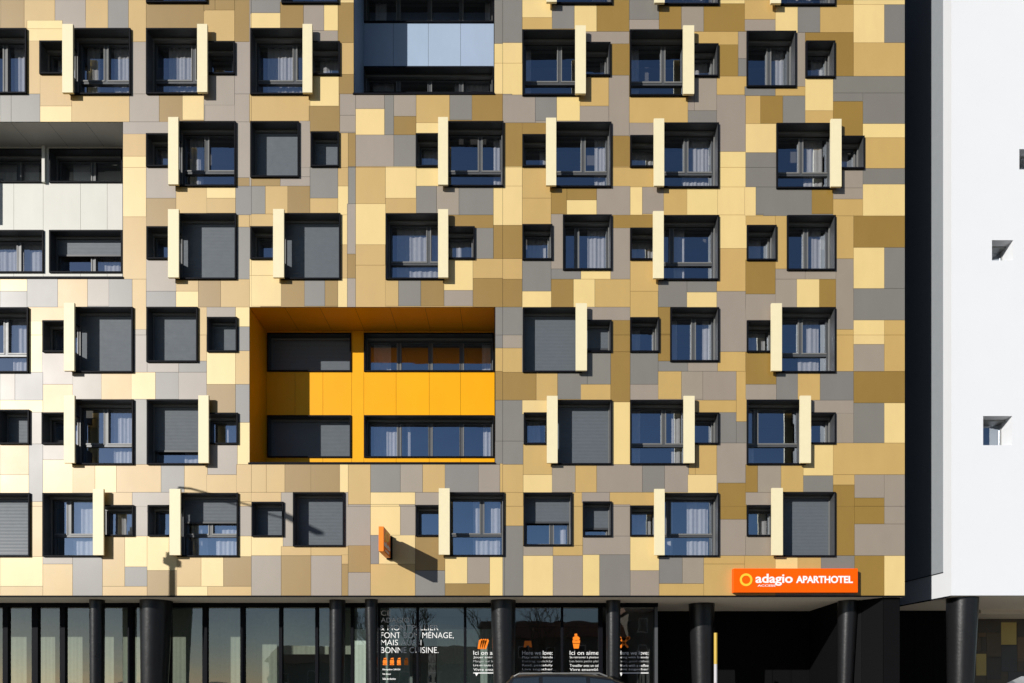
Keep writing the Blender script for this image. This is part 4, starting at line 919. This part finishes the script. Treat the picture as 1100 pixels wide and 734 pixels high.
# ================================================================= across the street (behind the camera, mirrored by the glass)
def tree(x, d, h, seed, label):
    r = random.Random(seed); root = empty('bare_tree', label, 'tree', 'bare trees across the street')
    mb = MB(); cw = MB()
    base = P(x, GY, d)
    def grow(p, v, rad, ln, lev, dst):
        e = p + v * ln
        (mb if lev == 0 else cw).tube([p, (p + e) / 2 + Vector((r.uniform(-.05, .05), r.uniform(-.05, .05), 0)) * ln, e], [rad, rad * .85, rad * .65], 7 if lev < 2 else 4)
        if lev >= 5: return
        for k in range(r.choice([2, 3]) if lev else 4):
            w = (v + Vector((r.uniform(-1, 1), r.uniform(-1, 1), r.uniform(-.15, .6))) * .75).normalized()
            grow(e, w, rad * .62, ln * r.uniform(.62, .82), lev + 1, dst)
    grow(base, Vector((0, 0, 1)), .17, h * .28, 0, 0)
    mb.build('trunk', M['bark'], root); cw.build('crown', M['bark'], root)
for k, (x, d, h) in enumerate(((640, -1190, 9), (250, -1330, 10), (120, -1240, 8.5), (470, -1560, 10))):
    tree(x, d, h, 40 + k, 'bare winter tree standing across the street, mirrored in the shop windows')
def house(x0, x1, d, h, lab, seed):
    root = empty('house', lab, 'house')
    a = P(x0, GY, d); b = P(x1, GY, d - 300)
    mb = MB(); mb.wbox((a.x, b.y, a.z), (b.x, a.y, a.z + h)); mb.build('wall', M['plaster'], root)
    mb = MB(); ym = (a.y + b.y) / 2; z = a.z + h
    o_ = .4
    mb.face([(a.x - o_, a.y + o_, z), (b.x + o_, a.y + o_, z), (b.x + o_, ym, z + 2.2), (a.x - o_, ym, z + 2.2)][::-1]); mb.face([(a.x - o_, b.y - o_, z), (b.x + o_, b.y - o_, z), (b.x + o_, ym, z + 2.2), (a.x - o_, ym, z + 2.2)])
    mb.face([(a.x - o_, a.y + o_, z), (a.x - o_, ym, z + 2.2), (a.x - o_, b.y - o_, z)]); mb.face([(b.x + o_, a.y + o_, z), (b.x + o_, ym, z + 2.2), (b.x + o_, b.y - o_, z)])
    mb.build('roof', M['rooftile'], root)
    n = max(2, int((b.x - a.x) / 3.2))
    for fl in range(max(1, int(h / 2.9))):
        for k in range(n):
            xc = a.x + (b.x - a.x) * (k + .5) / n; zc = a.z + 1.6 + 2.9 * fl
            mb = MB(); mb.wbox((xc - .6, a.y - .02, zc - .7), (xc + .6, a.y + .06, zc + .7)); mb.wbox((xc - .5, a.y + .06, zc - .6), (xc + .5, a.y + .075, zc + .6), 1); mb.build('window', [M['whitepaint'], M['darkglass']], root)
house(430, 985, -1850, 6.2, 'two storey plastered house across the street, mirrored behind the bare tree', 1)
house(-450, 420, -1950, 3.4, 'long low plastered house across the street, mirrored in the left shop windows', 2)
house(1000, 1350, -1800, 9.0, 'tall narrow plastered house across the street, mirrored at the right end', 3)

# ================================================================= ground
def sheet(name, x0, x1, d0, d1, z, mat, thick=.3):
    a = P(x0, GY, d0); b = P(x1, GY, d1)
    mb = MB(); mb.wbox((a.x, a.y, z - thick), (b.x, b.y, z)); return struct(mb.build(name, mat))
a = P(-9000, GY, 9000); b = P(10000, GY, -9000)
mb = MB(); mb.face([(a.x, b.y, -.22), (b.x, b.y, -.22), (b.x, a.y, -.22), (a.x, a.y, -.22)]); struct(mb.build('ground', M['earth']))
sheet('pavement', -2000, 3000, -152, 420, 0.0, M['paving'])
sheet('kerb', -2000, 3000, -158, -152.02, 0.0, M['kerb'])
sheet('road', -2000, 3000, -660, -158.02, -.12, M['asphalt'], .06)
sheet('pavement', -2000, 3000, -900, -660.02, 0.0, M['paving'])
mb = MB()
for k in range(-20, 40):
    x = 550 + k * 180
    q = P(x, GY, -300); mb.wbox((q.x, q.y - .05, -.121), (q.x + 2.4, q.y + .05, -.116))
struct(mb.build('road_marking', M['whitepaint']))
for o in bpy.data.objects:
    if o.name.startswith('parked_car'): o.location.z = -.12

# ================================================================= light, sky, camera
sd = Vector((-1.0, -1.0, 0.50)).normalized()
el = math.asin(sd.z); az = math.atan2(sd.x, sd.y)
w = bpy.data.worlds.new('World'); bpy.context.scene.world = w; w.use_nodes = True
nt = w.node_tree; sky = nt.nodes.new('ShaderNodeTexSky'); sky.sky_type = 'NISHITA'; sky.sun_disc = False
sky.sun_elevation = el; sky.sun_rotation = az % (2 * math.pi); sky.air_density = 0.65; sky.dust_density = 0.15; sky.ozone_density = 2.0; sky.altitude = 50
bg = nt.nodes['Background']; bg.inputs['Strength'].default_value = 0.066
nt.links.new(sky.outputs['Color'], bg.inputs['Color'])
sl = bpy.data.lights.new('sun', 'SUN'); sl.energy = 5.0; sl.angle = math.radians(.53); sl.color = (1.0, .965, .915)
so = bpy.data.objects.new('sun', sl); C.objects.link(so)
so.rotation_euler = (-sd).to_track_quat('-Z', 'Y').to_euler()
so.location = P(550, 0, 0) + sd * 60
cam = bpy.data.cameras.new('camera'); cam.sensor_width = 36; cam.sensor_fit = 'HORIZONTAL'
cam.lens = 36 * F / 1100; cam.shift_y = (HOR - 367) / 1100.0; cam.clip_end = 5000; cam.clip_start = .1
co = bpy.data.objects.new('camera', cam); C.objects.link(co)
co.location = P(550, HOR, -F); co.rotation_euler = (math.pi / 2, 0, 0)
sc = bpy.context.scene; sc.camera = co
sc.render.engine = 'CYCLES'
sc.cycles.max_bounces = 8; sc.cycles.transparent_max_bounces = 12; sc.cycles.caustics_reflective = False; sc.cycles.caustics_refractive = False
vs = sc.view_settings
sc.display_settings.display_device = 'sRGB'
vs.view_transform = 'Standard'; vs.look = 'None'; vs.gamma = 1; vs.use_curve_mapping = False; vs.exposure = 0.12
